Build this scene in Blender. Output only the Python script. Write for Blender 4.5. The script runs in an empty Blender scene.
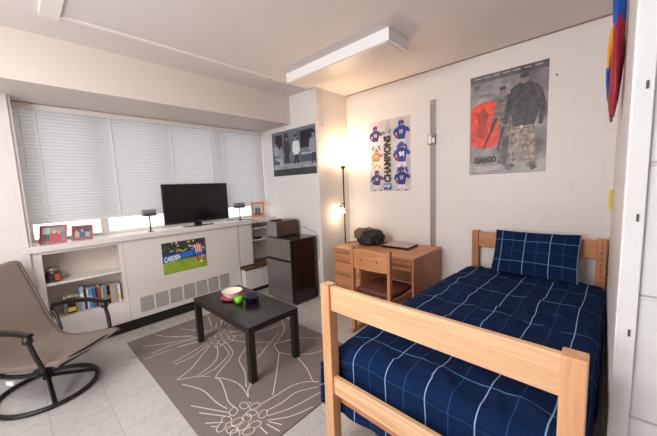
import bpy, bmesh, math, random
from mathutils import Vector, Matrix, noise
random.seed(7)
SC = bpy.context.scene
COL = SC.collection
WM = {}

# ------------------------------------------------------------------ materials
def srgb(c):
    if isinstance(c, str):
        c = tuple(int(c[i:i+2], 16)/255 for i in (0, 2, 4))
    return tuple((v/12.92 if v <= .04045 else ((v+.055)/1.055)**2.4) for v in c)
def mat(name, color, rough=.5, metal=0, spec=.5, emit=None, estr=0, nscale=0, namt=0, bump=0, bscale=50, coat=0, trans=0):
    m = bpy.data.materials.new(name); m.use_nodes = True
    nt = m.node_tree; b = nt.nodes['Principled BSDF']
    c = (*srgb(color), 1)
    b.inputs['Base Color'].default_value = c
    b.inputs['Roughness'].default_value = rough
    b.inputs['Metallic'].default_value = metal
    b.inputs['Specular IOR Level'].default_value = spec
    if coat: b.inputs['Coat Weight'].default_value = coat
    if trans: b.inputs['Transmission Weight'].default_value = trans
    if emit:
        b.inputs['Emission Color'].default_value = (*srgb(emit), 1); b.inputs['Emission Strength'].default_value = estr
    tc = nt.nodes.new('ShaderNodeTexCoord')
    if namt:
        n = nt.nodes.new('ShaderNodeTexNoise'); n.inputs['Scale'].default_value = nscale or 8; n.inputs['Detail'].default_value = 4
        nt.links.new(tc.outputs['Object'], n.inputs['Vector'])
        mx = nt.nodes.new('ShaderNodeMix'); mx.data_type = 'RGBA'
        mx.inputs[6].default_value = tuple(v*(1-namt) for v in c[:3])+(1,); mx.inputs[7].default_value = tuple(min(1, v*(1+namt)) for v in c[:3])+(1,)
        nt.links.new(n.outputs['Fac'], mx.inputs[0]); nt.links.new(mx.outputs[2], b.inputs['Base Color'])
    if bump:
        n = nt.nodes.new('ShaderNodeTexNoise'); n.inputs['Scale'].default_value = bscale; n.inputs['Detail'].default_value = 3
        nt.links.new(tc.outputs['Object'], n.inputs['Vector'])
        bp = nt.nodes.new('ShaderNodeBump'); bp.inputs['Strength'].default_value = bump; bp.inputs['Distance'].default_value = .005
        nt.links.new(n.outputs['Fac'], bp.inputs['Height']); nt.links.new(bp.outputs['Normal'], b.inputs['Normal'])
    return m
def wood(name, c1, c2, axis=0, rough=.42, scale=1.0):
    m = bpy.data.materials.new(name); m.use_nodes = True
    nt = m.node_tree; b = nt.nodes['Principled BSDF']; b.inputs['Roughness'].default_value = rough
    tc = nt.nodes.new('ShaderNodeTexCoord'); mp = nt.nodes.new('ShaderNodeMapping')
    s = [26*scale]*3; s[axis] = 1.6*scale
    mp.inputs['Scale'].default_value = s
    nt.links.new(tc.outputs['Object'], mp.inputs['Vector'])
    n = nt.nodes.new('ShaderNodeTexNoise'); n.inputs['Scale'].default_value = 1; n.inputs['Detail'].default_value = 5; n.inputs['Distortion'].default_value = 1.2
    nt.links.new(mp.outputs['Vector'], n.inputs['Vector'])
    r = nt.nodes.new('ShaderNodeValToRGB')
    r.color_ramp.elements[0].position = .32; r.color_ramp.elements[0].color = (*srgb(c2), 1)
    r.color_ramp.elements[1].position = .68; r.color_ramp.elements[1].color = (*srgb(c1), 1)
    nt.links.new(n.outputs['Fac'], r.inputs['Fac']); nt.links.new(r.outputs['Color'], b.inputs['Base Color'])
    bp = nt.nodes.new('ShaderNodeBump'); bp.inputs['Strength'].default_value = .08; bp.inputs['Distance'].default_value = .002
    nt.links.new(n.outputs['Fac'], bp.inputs['Height']); nt.links.new(bp.outputs['Normal'], b.inputs['Normal'])
    return m
def block(name, plane, color, mortar, bw=.405, bh=.203, bumpd=.006, offs=(0, 0), rough=.45, strength=.6, ms=.004):
    """painted concrete block courses, laid in world coordinates"""
    m = bpy.data.materials.new(name); m.use_nodes = True
    nt = m.node_tree; b = nt.nodes['Principled BSDF']; b.inputs['Roughness'].default_value = rough
    g = nt.nodes.new('ShaderNodeNewGeometry'); sp = nt.nodes.new('ShaderNodeSeparateXYZ'); cb = nt.nodes.new('ShaderNodeCombineXYZ')
    nt.links.new(g.outputs['Position'], sp.inputs[0])
    nt.links.new(sp.outputs['X' if plane == 'xz' else 'Y'], cb.inputs['X']); nt.links.new(sp.outputs['Z'], cb.inputs['Y'])
    mp = nt.nodes.new('ShaderNodeMapping'); mp.inputs['Location'].default_value = (offs[0], offs[1], 0)
    nt.links.new(cb.outputs[0], mp.inputs['Vector'])
    br = nt.nodes.new('ShaderNodeTexBrick'); br.inputs['Scale'].default_value = 1
    br.inputs['Brick Width'].default_value = bw; br.inputs['Row Height'].default_value = bh
    br.inputs['Mortar Size'].default_value = ms; br.inputs['Mortar Smooth'].default_value = .9
    br.inputs['Color1'].default_value = (*srgb(color), 1); br.inputs['Color2'].default_value = (*[v*.985 for v in srgb(color)], 1)
    br.inputs['Mortar'].default_value = (*srgb(mortar), 1)
    nt.links.new(mp.outputs[0], br.inputs['Vector']); nt.links.new(br.outputs['Color'], b.inputs['Base Color'])
    n = nt.nodes.new('ShaderNodeTexNoise'); n.inputs['Scale'].default_value = 60; n.inputs['Detail'].default_value = 4
    nt.links.new(g.outputs['Position'], n.inputs['Vector'])
    ma = nt.nodes.new('ShaderNodeMath'); ma.operation = 'MULTIPLY_ADD'; ma.inputs[1].default_value = -1.0
    nm = nt.nodes.new('ShaderNodeMath'); nm.operation = 'MULTIPLY'; nm.inputs[1].default_value = .25
    nt.links.new(n.outputs['Fac'], nm.inputs[0]); nt.links.new(br.outputs['Fac'], ma.inputs[0]); nt.links.new(nm.outputs[0], ma.inputs[2])
    bp = nt.nodes.new('ShaderNodeBump'); bp.inputs['Strength'].default_value = strength; bp.inputs['Distance'].default_value = bumpd
    nt.links.new(ma.outputs[0], bp.inputs['Height']); nt.links.new(bp.outputs['Normal'], b.inputs['Normal'])
    return m
def floor_mat():
    m = bpy.data.materials.new('vinyl_tile'); m.use_nodes = True
    nt = m.node_tree; b = nt.nodes['Principled BSDF']; b.inputs['Roughness'].default_value = .28
    g = nt.nodes.new('ShaderNodeNewGeometry')
    br = nt.nodes.new('ShaderNodeTexBrick'); br.offset = 0; br.inputs['Scale'].default_value = 1
    br.inputs['Brick Width'].default_value = .305; br.inputs['Row Height'].default_value = .305; br.inputs['Mortar Size'].default_value = .0016
    br.inputs['Color1'].default_value = (*srgb('b6b4b3'), 1); br.inputs['Color2'].default_value = (*srgb('bebcba'), 1); br.inputs['Mortar'].default_value = (*srgb('928e8b'), 1)
    nt.links.new(g.outputs['Position'], br.inputs['Vector'])
    n = nt.nodes.new('ShaderNodeTexNoise'); n.inputs['Scale'].default_value = 22; n.inputs['Detail'].default_value = 8; n.inputs['Roughness'].default_value = .7; n.inputs['Distortion'].default_value = .8
    nt.links.new(g.outputs['Position'], n.inputs['Vector'])
    r = nt.nodes.new('ShaderNodeValToRGB'); r.color_ramp.elements[0].position = .38; r.color_ramp.elements[0].color = (.86, .855, .85, 1)
    r.color_ramp.elements[1].position = .56; r.color_ramp.elements[1].color = (1, 1, 1, 1)
    nt.links.new(n.outputs['Fac'], r.inputs['Fac'])
    mx = nt.nodes.new('ShaderNodeMix'); mx.data_type = 'RGBA'; mx.blend_type = 'MULTIPLY'; mx.inputs[0].default_value = 1
    nt.links.new(br.outputs['Color'], mx.inputs[6]); nt.links.new(r.outputs['Color'], mx.inputs[7]); nt.links.new(mx.outputs[2], b.inputs['Base Color'])
    n2 = nt.nodes.new('ShaderNodeTexNoise'); n2.inputs['Scale'].default_value = 3
    nt.links.new(g.outputs['Position'], n2.inputs['Vector'])
    mr = nt.nodes.new('ShaderNodeMapRange'); mr.inputs[3].default_value = .2; mr.inputs[4].default_value = .42
    nt.links.new(n2.outputs['Fac'], mr.inputs[0]); nt.links.new(mr.outputs[0], b.inputs['Roughness'])
    return m
def plaid(name, su, sv, ou=0, ov=0):
    """navy cloth with thin woven lines; UV in metres"""
    m = bpy.data.materials.new(name); m.use_nodes = True
    nt = m.node_tree; b = nt.nodes['Principled BSDF']; b.inputs['Roughness'].default_value = .9
    b.inputs['Specular IOR Level'].default_value = .08
    uv = nt.nodes.new('ShaderNodeUVMap'); sp = nt.nodes.new('ShaderNodeSeparateXYZ'); nt.links.new(uv.outputs[0], sp.inputs[0])
    def line(sock, period, off, width, soft=.0015):
        a = nt.nodes.new('ShaderNodeMath'); a.operation = 'ADD'; a.inputs[1].default_value = 100*period-off+period/2
        nt.links.new(sp.outputs[sock], a.inputs[0])
        f = nt.nodes.new('ShaderNodeMath'); f.operation = 'MODULO'; f.inputs[1].default_value = period; nt.links.new(a.outputs[0], f.inputs[0])
        s = nt.nodes.new('ShaderNodeMath'); s.operation = 'SUBTRACT'; s.inputs[1].default_value = period/2; nt.links.new(f.outputs[0], s.inputs[0])
        ab = nt.nodes.new('ShaderNodeMath'); ab.operation = 'ABSOLUTE'; nt.links.new(s.outputs[0], ab.inputs[0])
        mr = nt.nodes.new('ShaderNodeMapRange'); mr.inputs[1].default_value = width/2; mr.inputs[2].default_value = width/2+soft; mr.inputs[3].default_value = 1; mr.inputs[4].default_value = 0
        nt.links.new(ab.outputs[0], mr.inputs[0]); return mr.outputs[0]
    cur = None
    base = nt.nodes.new('ShaderNodeTexNoise'); base.inputs['Scale'].default_value = 6
    nt.links.new(uv.outputs[0], base.inputs['Vector'])
    m0 = nt.nodes.new('ShaderNodeMix'); m0.data_type = 'RGBA'; m0.inputs[6].default_value = (*srgb('0d1f40'), 1); m0.inputs[7].default_value = (*srgb('12274b'), 1)
    nt.links.new(base.outputs['Fac'], m0.inputs[0]); cur = m0.outputs[2]
    for sock, per, off, w, c, amt in (('X', su, ou+su/2, .0028, '2f5a94', .5), ('Y', sv, ov+sv/2, .0028, '2f5a94', .4), ('Y', sv, ov, .0034, '5f93c4', .7), ('X', su, ou, .0030, '9cc0e0', .75)):
        l = line(sock, per, off, w)
        am = nt.nodes.new('ShaderNodeMath'); am.operation = 'MULTIPLY'; am.inputs[1].default_value = amt; nt.links.new(l, am.inputs[0])
        mx = nt.nodes.new('ShaderNodeMix'); mx.data_type = 'RGBA'; mx.inputs[7].default_value = (*srgb(c), 1)
        nt.links.new(am.outputs[0], mx.inputs[0]); nt.links.new(cur, mx.inputs[6]); cur = mx.outputs[2]
    nt.links.new(cur, b.inputs['Base Color'])
    return m

M = dict(
 wall_xz=block('painted_block_facing_bed', 'xz', 'ded9d6', 'd6d0cc', strength=.2),
 wall_yz=block('painted_block_side', 'yz', 'dad5d3', 'd1cbc8', strength=.2),
 wall_rough=block('painted_block_rough', 'xz', 'd3d4d5', 'cdcdce', bw=1.6, bh=.39, bumpd=.014, offs=(.5, .066), strength=.6, ms=.009),
 plaster=mat('smooth_plaster', 'dcd6d2', .6, namt=.02, nscale=2, bump=.08, bscale=40),
 soffit=mat('soffit_plaster', 'd3c9c1', .6, namt=.03, nscale=1.5, bump=.06, bscale=40),
 ceiling=mat('ceiling_paint', 'ddd5d2', .7, namt=.03, nscale=2.5, bump=.12, bscale=14),
 joint_line=mat('brown_joint', '8d7466', .7, namt=.1),
 trim=mat('white_trim', 'e6e1dc', .4, namt=.02),
 cab=mat('cabinet_white_paint', 'd9d3cf', .38, namt=.015, nscale=3),
 cab_in=mat('cabinet_inner_paint', 'cfc4ba', .5, namt=.02, nscale=3),
 steel_white=mat('white_enamelled_steel', 'd9dadd', .3, namt=.03, nscale=6),
 floor=floor_mat(),
 black_base=mat('black_vinyl_base', '15130f', .35, namt=.1),
 grille=mat('grille_grey', 'b5b1af', .5, namt=.05, nscale=40),
 grille_dark=mat('grille_gap', '8f8b89', .7, namt=.05),
 bed_x=wood('pine_along_x', 'e2ba92', 'cb9c72', 0), bed_y=wood('pine_along_y', 'deb189', 'cb9a70', 1), bed_z=wood('pine_along_z', 'dba97f', 'c69065', 2),
 desk_x=wood('oak_along_x', 'c68b60', 'b1744a', 0), desk_z=wood('oak_along_z', 'bf8359', 'a86b43', 2), desk_y=wood('oak_along_y', 'bf8359', 'a86b43', 1),
 oak_dark=mat('dark_recess', '3a2414', .6, namt=.1),
 black_wood=mat('black_brown_laminate', '1d1715', .28, namt=.12, nscale=12),
 black_metal=mat('black_powder_metal', '121110', .38, namt=.1, nscale=20),
 black_plastic=mat('black_plastic', '0c0c0d', .3, namt=.1),
 screen=mat('dark_screen', '0b0a0b', .12, namt=.05),
 steel=mat('brushed_steel', '807a78', .38, .5, namt=.06, nscale=5),
 fridge_side=mat('fridge_dark_side', '211411', .22, namt=.12, nscale=4, coat=.3),
 grey=mat('grey_plastic', '7c7b7f', .4, namt=.06),
 grey_dark=mat('dark_grey_plastic', '4c4b4e', .4, namt=.06),
 brown_side=mat('brown_vinyl', '4d3629', .32, namt=.1),
 sling=mat('taupe_sling_fabric', '7d7067', .8, namt=.06, nscale=90, bump=.25, bscale=300),
 sling_edge=mat('taupe_sling_edge', '6b5f57', .85, namt=.06),
 seat_red=mat('maroon_vinyl', '5b2e26', .45, namt=.08),
 rug=mat('taupe_rug', '7d7370', .95, namt=.09, nscale=120, bump=.4, bscale=400, spec=.1),
 rug_line=mat('cream_rug_line', 'd6d0c8', .9, namt=.06, nscale=90, spec=.1),
 glow=mat('lamp_glass', 'fff2dd', .4, emit='ffe0b0', estr=7, namt=.01),
 glow_hot=mat('lamp_glass_bright', 'fff2dd', .4, emit='ffe2b8', estr=11, namt=.01),
 bronze=mat('dark_bronze', '2b2320', .35, .3, namt=.1),
 slat=mat('blind_slat_white', 'd4d5d8', .5, namt=.01),
 lens=mat('fixture_acrylic', 'd8cfc6', .35, namt=.02),
 fix_white=mat('fixture_enamel', 'ebe9e9', .35, namt=.01),
 red=mat('red_frame_paint', 'a81f33', .35, namt=.05), orange=mat('orange_wood_frame', 'cf7a2f', .4, namt=.08, nscale=20),
 lime=mat('lime_green_skin', '62d41c', .3, namt=.05, nscale=12), porcelain=mat('cream_ceramic', 'efe4d8', .25, namt=.02),
 redplate=mat('crimson_ceramic', 'b5384a', .3, namt=.04), navy=mat('navy_enamel', '0b0c35', .15, namt=.05, coat=.4),
 glassjar=mat('jar_glass', '40322c', .08, namt=.08, coat=.5), jarlid=mat('jar_lid', '8c8078', .3, .3, namt=.05),
 candy=mat('orange_contents', 'c05a20', .4, namt=.3, nscale=60),
 pack=mat('black_nylon', '15151a', .6, namt=.2, nscale=25, bump=.3, bscale=60),
 pack_camo=mat('olive_tan_nylon', '6b5340', .7, namt=.35, nscale=22),
 white=mat('white_plain', 'ecebea', .5, namt=.01), black=mat('black_plain', '0a0a0a', .5, namt=.05),
 paper_edge=mat('page_edges', 'dcd6c8', .8, namt=.04, nscale=80),
 yellow=mat('yellow_plastic', 'd8c81a', .4, namt=.04), tag=mat('white_card', 'e4e6e8', .5, namt=.02),
 cloth_red=mat('crimson_satin', 'a3142f', .42, namt=.1, nscale=10), cloth_blue=mat('blue_satin', '1d55b5', .42, namt=.1, nscale=10), cloth_yellow=mat('golden_satin', 'eda31c', .42, namt=.08, nscale=10),
 cloth_pink=mat('rose_satin', 'a8485c', .5, namt=.1),
 cable=mat('black_cable', '111111', .5, namt=.05), slot_strip=mat('perforated_grey_steel', 'a29c98', .4, .3, namt=.04),
 slot_hole=mat('slot_shadow', '5f5a57', .7, namt=.05),
 plaid=plaid('navy_plaid_bedding', .2, .39, .1, .10), plaid2=plaid('navy_plaid_pillow', .19, .20, .045, .12),
 mattress=mat('mattress_ticking', '3a4866', .8, namt=.05),
)
_pc = {}
def flat(hexc, rough=.45):
    k = (hexc, rough)
    if k not in _pc: _pc[k] = mat('printed_'+hexc, hexc, rough, namt=.05, nscale=25)
    return _pc[k]
def noisy(name, a, b, scale=6, rough=.45, lo=.35, hi=.65):
    m = bpy.data.materials.new(name); m.use_nodes = True; nt = m.node_tree; p = nt.nodes['Principled BSDF']; p.inputs['Roughness'].default_value = rough
    tc = nt.nodes.new('ShaderNodeTexCoord'); n = nt.nodes.new('ShaderNodeTexNoise'); n.inputs['Scale'].default_value = scale; n.inputs['Detail'].default_value = 6
    nt.links.new(tc.outputs['Object'], n.inputs['Vector'])
    r = nt.nodes.new('ShaderNodeValToRGB'); r.color_ramp.elements[0].position = lo; r.color_ramp.elements[1].position = hi
    r.color_ramp.elements[0].color = (*srgb(a), 1); r.color_ramp.elements[1].color = (*srgb(b), 1)
    nt.links.new(n.outputs['Fac'], r.inputs['Fac']); nt.links.new(r.outputs['Color'], p.inputs['Base Color'])
    return m

# ------------------------------------------------------------------ mesh helper
class MB:
    def __init__(s): s.v = []; s.f = []; s.m = []; s.sm = []; s.uv = {}
    def add(s, vs, fs, mi=0, smooth=False):
        o = len(s.v); s.v += [Vector(p) for p in vs]
        for f in fs: s.f.append([o+i for i in f]); s.m.append(mi); s.sm.append(smooth)
        return s
    def box(s, x0, x1, y0, y1, z0, z1, mi=0, mtx=None, b=0):
        vs = []
        bb = min(b, abs(x1-x0)*.45, abs(y1-y0)*.45, abs(z1-z0)*.45)
        if bb > 0:
            bm = bmesh.new(); bmesh.ops.create_cube(bm, size=1)
            for v in bm.verts: v.co = Vector((x0+(v.co.x+.5)*(x1-x0), y0+(v.co.y+.5)*(y1-y0), z0+(v.co.z+.5)*(z1-z0)))
            bmesh.ops.bevel(bm, geom=bm.edges[:], offset=bb, segments=2, affect='EDGES', profile=.5)
            bm.verts.index_update()
            vs = [v.co.copy() for v in bm.verts]; fs = [[v.index for v in f.verts] for f in bm.faces]; bm.free()
        else:
            vs = [Vector(p) for p in ((x0,y0,z0),(x1,y0,z0),(x1,y1,z0),(x0,y1,z0),(x0,y0,z1),(x1,y0,z1),(x1,y1,z1),(x0,y1,z1))]
            fs = [(0,3,2,1),(4,5,6,7),(0,1,5,4),(1,2,6,5),(2,3,7,6),(3,0,4,7)]
        if mtx: vs = [mtx @ v for v in vs]
        return s.add(vs, fs, mi)
    def ring_loft(s, rings, mi=0, cap=True, smooth=True, closed=True):
        n = len(rings[0]); vs = [p for r in rings for p in r]; fs = []
        for i in range(len(rings)-1):
            for j in range(n if closed else n-1):
                k = (j+1) % n; fs.append((i*n+j, i*n+k, (i+1)*n+k, (i+1)*n+j))
        s.add(vs, fs, mi, smooth)
        if cap and closed:
            s.add(rings[0], [list(range(n))[::-1]], mi); s.add(rings[-1], [list(range(n))], mi)
        return s
    def lathe(s, prof, c=(0, 0, 0), n=28, mi=0, cap=False, axis='z', mtx=None):
        rings = []
        for r, h in prof:
            ring = []
            for j in range(n):
                a = 2*math.pi*j/n
                p = Vector((r*math.cos(a), r*math.sin(a), h))
                if mtx: p = mtx @ p
                ring.append(p+Vector(c))
            rings.append(ring)
        return s.ring_loft(rings, mi, cap)
    def tube(s, pts, r, mi=0, n=8, closed=False, flat_=1.0):
        pts = [Vector(p) for p in pts]; rings = []; N = len(pts); up0 = None
        for i, p in enumerate(pts):
            if closed: d = (pts[(i+1) % N]-pts[i-1])
            else: d = pts[min(i+1, N-1)]-pts[max(i-1, 0)]
            d.normalize()
            if up0 is None:
                up0 = Vector((0, 0, 1)) if abs(d.z) < .9 else Vector((1, 0, 0))
            a = d.cross(up0).normalized(); b = a.cross(d).normalized(); up0 = b
            rr = r[i] if isinstance(r, (list, tuple)) else r
            rings.append([p+a*(rr*math.cos(2*math.pi*j/n))+b*(rr*flat_*math.sin(2*math.pi*j/n)) for j in range(n)])
        if closed: rings.append(rings[0])
        return s.ring_loft(rings, mi, not closed)
    def poly(s, pts, mi=0): return s.add(pts, [list(range(len(pts)))], mi)
    def grid(s, fn, nu, nv, mi=0, uvfn=None, smooth=True):
        o = len(s.v)
        for j in range(nv+1):
            for i in range(nu+1): s.v.append(Vector(fn(i/nu, j/nv)))
        for j in range(nv):
            for i in range(nu):
                idx = [(j, i), (j, i+1), (j+1, i+1), (j+1, i)]
                s.f.append([o+a*(nu+1)+b for a, b in idx]); s.m.append(mi); s.sm.append(smooth)
                if uvfn: s.uv[len(s.f)-1] = [uvfn(b/nu, a/nv) for a, b in idx]
        return s
    def build(s, name, mats, parent=None, world=True, bevel=0, solid=0, sub=0):
        if not isinstance(mats, (list, tuple)): mats = [mats]
        inv = WM[parent].inverted() if (parent is not None and world) else Matrix()
        me = bpy.data.meshes.new(name)
        me.from_pydata([inv @ v for v in s.v], [], s.f)
        for m in mats: me.materials.append(m)
        for i, p in enumerate(me.polygons): p.material_index = s.m[i]; p.use_smooth = s.sm[i]
        if s.uv:
            ul = me.uv_layers.new(name='UVMap')
            for i, p in enumerate(me.polygons):
                if i in s.uv:
                    for k, li in enumerate(p.loop_indices): ul.data[li].uv = s.uv[i][k]
        me.validate(); me.update()
        o = bpy.data.objects.new(name, me); COL.objects.link(o)
        if parent is not None: o.parent = parent; WM[o] = WM[parent]
        else: WM[o] = Matrix()
        if solid:
            md = o.modifiers.new('thickness', 'SOLIDIFY'); md.thickness = solid; md.offset = -1
        if bevel:
            md = o.modifiers.new('bevel', 'BEVEL'); md.width = bevel; md.segments = 2; md.limit_method = 'ANGLE'
        if sub:
            md = o.modifiers.new('sub', 'SUBSURF'); md.levels = sub; md.render_levels = sub
        return o
def tag(o, label, cat, group=None, kind=None):
    if label: o['label'] = label
    if cat: o['category'] = cat
    if group: o['group'] = group
    if kind: o['kind'] = kind
    return o
def thing(name, label, cat, loc=(0, 0, 0), rz=0, group=None, tilt=None):
    o = bpy.data.objects.new(name, None); o.empty_display_size = .1; COL.objects.link(o)
    o.location = loc; o.rotation_euler = (0, 0, rz)
    m = Matrix.Translation(loc) @ Matrix.Rotation(rz, 4, 'Z')
    WM[o] = m
    return tag(o, label, cat, group)
def struct(name, mb, m, parent=None):
    o = mb.build(name, m, parent)
    if parent is None: o['kind'] = 'structure'
    return o
def dup(root, loc, label, group):
    r = root.copy(); COL.objects.link(r); r.location = loc; r['label'] = label; r['group'] = group
    for ch in list(root.children):
        c = ch.copy(); COL.objects.link(c); c.parent = r
        for g in list(ch.children):
            d = g.copy(); COL.objects.link(d); d.parent = c
    return r
def lettering(name, text, origin, udir, vdir, w, h, m, parent, bold=.0, font_extrude=0):
    """real letters: origin = lower-left corner of the text box in world space"""
    cu = bpy.data.curves.new(name, 'FONT'); cu.body = text; cu.offset = bold
    t = bpy.data.objects.new(name, cu); COL.objects.link(t)
    dg = bpy.context.evaluated_depsgraph_get(); dg.update()
    me = bpy.data.meshes.new_from_object(t.evaluated_get(dg))
    bpy.data.objects.remove(t); bpy.data.curves.remove(cu)
    xs = [v.co.x for v in me.vertices]; ys = [v.co.y for v in me.vertices]
    x0, x1, y0, y1 = min(xs), max(xs), min(ys), max(ys)
    U = Vector(udir).normalized(); V = Vector(vdir).normalized(); O = Vector(origin)
    inv = WM[parent].inverted()
    for v in me.vertices:
        v.co = inv @ (O+U*((v.co.x-x0)/(x1-x0)*w)+V*((v.co.y-y0)/(y1-y0)*h))
    me.materials.clear(); me.materials.append(m); me.update(); me.name = name
    o = bpy.data.objects.new(name, me); COL.objects.link(o); o.parent = parent; WM[o] = WM[parent]
    return o

# ------------------------------------------------------------------ measured room
XWIN, XCAB, XSOF, XCOL, XR = -3.88, -3.64, -3.154, -2.648, .055
YB, YP, YN = 3.255, 2.667, -2.3
ZC, ZS, ZSILL = 2.687, 2.325, 1.04
XE = 1.35
struct('floor', MB().box(-4.1, XE+.1, YN-.1, YB+.1, -.1, 0), M['floor'])
struct('ceiling', MB().box(-4.1, XE+.1, YN-.1, YB+.1, ZC, ZC+.1), M['ceiling'])
struct('wall_back', MB().box(XCOL, XR+.3, YB, YB+.1, 0, ZC), M['wall_xz'])
struct('wall_pillar', MB().box(-4.1, XCOL, YP, YB+.1, 0, ZC), M['wall_xz'])
struct('wall_right', MB().box(XR, XR+.12, 1.30, YB, 0, ZC), M['wall_yz'])
struct('wall_stub', MB().box(.088, XE, 1.235, 1.30, 0, ZC), M['wall_rough'])
struct('wall_near', MB().box(-4.1, XE+.1, YN-.1, YN, 0, ZC), M['wall_xz'])
struct('wall_far_right', MB().box(XE, XE+.1, YN, 1.3, 0, ZC), M['wall_yz'])
wl = MB()
wl.box(-4.1, -3.62, YN, .035, 0, ZC)                 # solid part left of the window
wl.box(-4.1, XWIN, .035, YP, 0, ZSILL-.05)
wl.box(-4.1, XWIN, .035, YP, ZS, ZC)
struct('wall_left', wl, M['wall_yz'])
struct('wall_soffit', MB().box(-3.87, XSOF, YN, YP, ZS, ZC), M['soffit'])
# pillar side conduit, ceiling trims
t1 = MB(); t1.box(-2.755, -2.725, .34, YP, ZC-.012, ZC); struct('trim_1', t1, M['trim'])
t2 = MB(); t2.box(-2.79, .9, .235, .335, ZC-.016, ZC); struct('trim_2', t2, M['trim'])
t3 = MB(); t3.box(XCOL, XR, YB-.010, YB, ZC-.010, ZC); struct('trim_3', t3, M['joint_line'])  # thin brown joint where the back wall meets the ceiling
t4 = MB(); t4.box(XCOL, XCOL+.012, 2.765, 2.785, 2.22, ZC); struct('trim_4', t4, M['plaster'])
bb = MB(); bb.box(XCOL, XR, YB-.008, YB, 0, .1); struct('baseboard_back', bb, M['black_base'])
bb = MB(); bb.box(XCOL, XCOL+.008, YP, YB-.01, 0, .1); bb.box(-2.70, XCOL+.008, YP-.008, YP, 0, .1); struct('baseboard_pillar', bb, M['black_base'])
bb = MB(); bb.box(-3.64, -3.62, YN, .0, 0, .1); bb.box(-3.62, -3.612, YN, .035, 0, .1); struct('baseboard_left', bb, M['black_base'])

# steel door frame at the end of the bed wall
d = MB(); d.box(.046, .088, 1.232, 1.302, 0, 2.62, b=.003); d.box(.050, .090, 1.222, 1.236, 0, 2.62, b=.002); d.box(.052, .060, 1.302, 1.318, 0, 2.62)
dj = struct('door_1', d, M['steel_white'])
hs = MB()
for z in (.62, .98, 1.33, 1.70): hs.box(.073, .079, 1.2205, 1.2225, z, z+.022)
hs.build('strike_hole', M['grey_dark'], dj)

# ------------------------------------------------------------------ window
w = MB(); x0, x1 = -3.98, -3.93
for (a, b_) in ((.035, .085), (.60, .67), (1.26, 1.31), (1.93, 2.0), (2.617, 2.667)): w.box(x0, x1, a, b_, ZSILL-.05, ZS)
w.box(x0-.003, x1+.003, .036, YP-.001, ZSILL-.05, ZSILL+.03); w.box(x0-.003, x1+.003, .036, YP-.001, ZS-.05, ZS+.001)
win = struct('window_1', w, M['trim'])
glass = bpy.data.materials.new('window_glass'); glass.use_nodes = True
nt = glass.node_tree; nt.nodes.remove(nt.nodes['Principled BSDF'])
tr = nt.nodes.new('ShaderNodeBsdfTransparent'); gl = nt.nodes.new('ShaderNodeBsdfGlossy'); gl.inputs['Roughness'].default_value = .02; mx = nt.nodes.new('ShaderNodeMixShader'); mx.inputs[0].default_value = .06
nt.links.new(tr.outputs[0], mx.inputs[1]); nt.links.new(gl.outputs[0], mx.inputs[2]); nt.links.new(mx.outputs[0], nt.nodes['Material Output'].inputs[0])
for a, b_ in ((.085, .60), (.67, 1.26), (1.31, 1.93), (2.0, 2.617)):
    MB().box(-3.957, -3.953, a, b_, ZSILL+.03, ZS-.05).build('pane', glass, win)
# reveal behind the sill and white window stop at each end
rv = MB(); rv.box(-3.88, -3.64, .035, .055, ZSILL, ZS); struct('trim_5', rv, M['trim'])

# window sill / counter ledge
s = MB(); s.box(-3.93, -3.605, .0, YP, ZSILL-.055, ZSILL, b=.004); struct('trim_6', s, M['cab'])

# blinds
slat_m = bpy.data.materials.new('translucent_slat'); slat_m.use_nodes = True
nt = slat_m.node_tree; p = nt.nodes['Principled BSDF']; p.inputs['Base Color'].default_value = (*srgb('b9b9ba'), 1); p.inputs['Roughness'].default_value = .45
tl = nt.nodes.new('ShaderNodeBsdfTranslucent'); tl.inputs['Color'].default_value = (*srgb('e4e5e8'), 1)
nz = nt.nodes.new('ShaderNodeTexNoise'); nz.inputs['Scale'].default_value = 2.0
mr = nt.nodes.new('ShaderNodeMapRange'); mr.inputs[3].default_value = .24; mr.inputs[4].default_value = .36
nt.links.new(nz.outputs['Fac'], mr.inputs[0])
mx = nt.nodes.new('ShaderNodeMixShader'); nt.links.new(mr.outputs[0], mx.inputs[0])
nt.links.new(p.outputs[0], mx.inputs[1]); nt.links.new(tl.outputs[0], mx.inputs[2]); nt.links.new(mx.outputs[0], nt.nodes['Material Output'].inputs[0])
def blind(y0, y1, label, cords):
    t = thing('window_blind', label, 'blind', (-3.85, (y0+y1)/2, 1.22), 0, 'horizontal slat blinds over the window')
    zb, zt = 1.235, 2.27
    n = int((zt-zb-.012)/.031); sl = MB()
    for i in range(n+1):
        z = zb+.012+i*.031
        a = math.radians(68); hw = .0193
        c, s_ = math.cos(a)*hw, math.sin(a)*hw
        prof = [(-3.85-c, z+s_), (-3.850+.006, z+.003), (-3.85+c, z-s_)]
        r = [[(x, y0, zz) for x, zz in prof], [(x, y1, zz) for x, zz in prof]]
        sl.ring_loft([[Vector(q) for q in k] for k in r], 0, False, True, closed=False)
    sl.build('slats', slat_m, t)
    MB().box(-3.868, -3.828, y0, y1, zt, ZS-.005, b=.003).build('head_rail', M['trim'], t)
    MB().box(-3.862, -3.838, y0, y1, zb-.014, zb, b=.003).build('bottom_rail', M['trim'], t)
    for y in cords:
        MB().tube([(-3.833, y, zb-.01), (-3.833, y, zt)], .004, n=6).build('ladder_cord', M['white'], t)
    return t
b1 = blind(.062, 1.905, 'wide white horizontal blind covering the left of the window behind the television', (.20, .765, 1.35, 1.84))
MB().tube([(-3.822, .10, 1.75), (-3.822, .10, 2.27)], .004, n=6).build('tilt_wand', M['trim'], b1)
blind(1.915, 2.655, 'narrower white horizontal blind covering the right end of the window by the posters', (2.02, 2.52))

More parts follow.
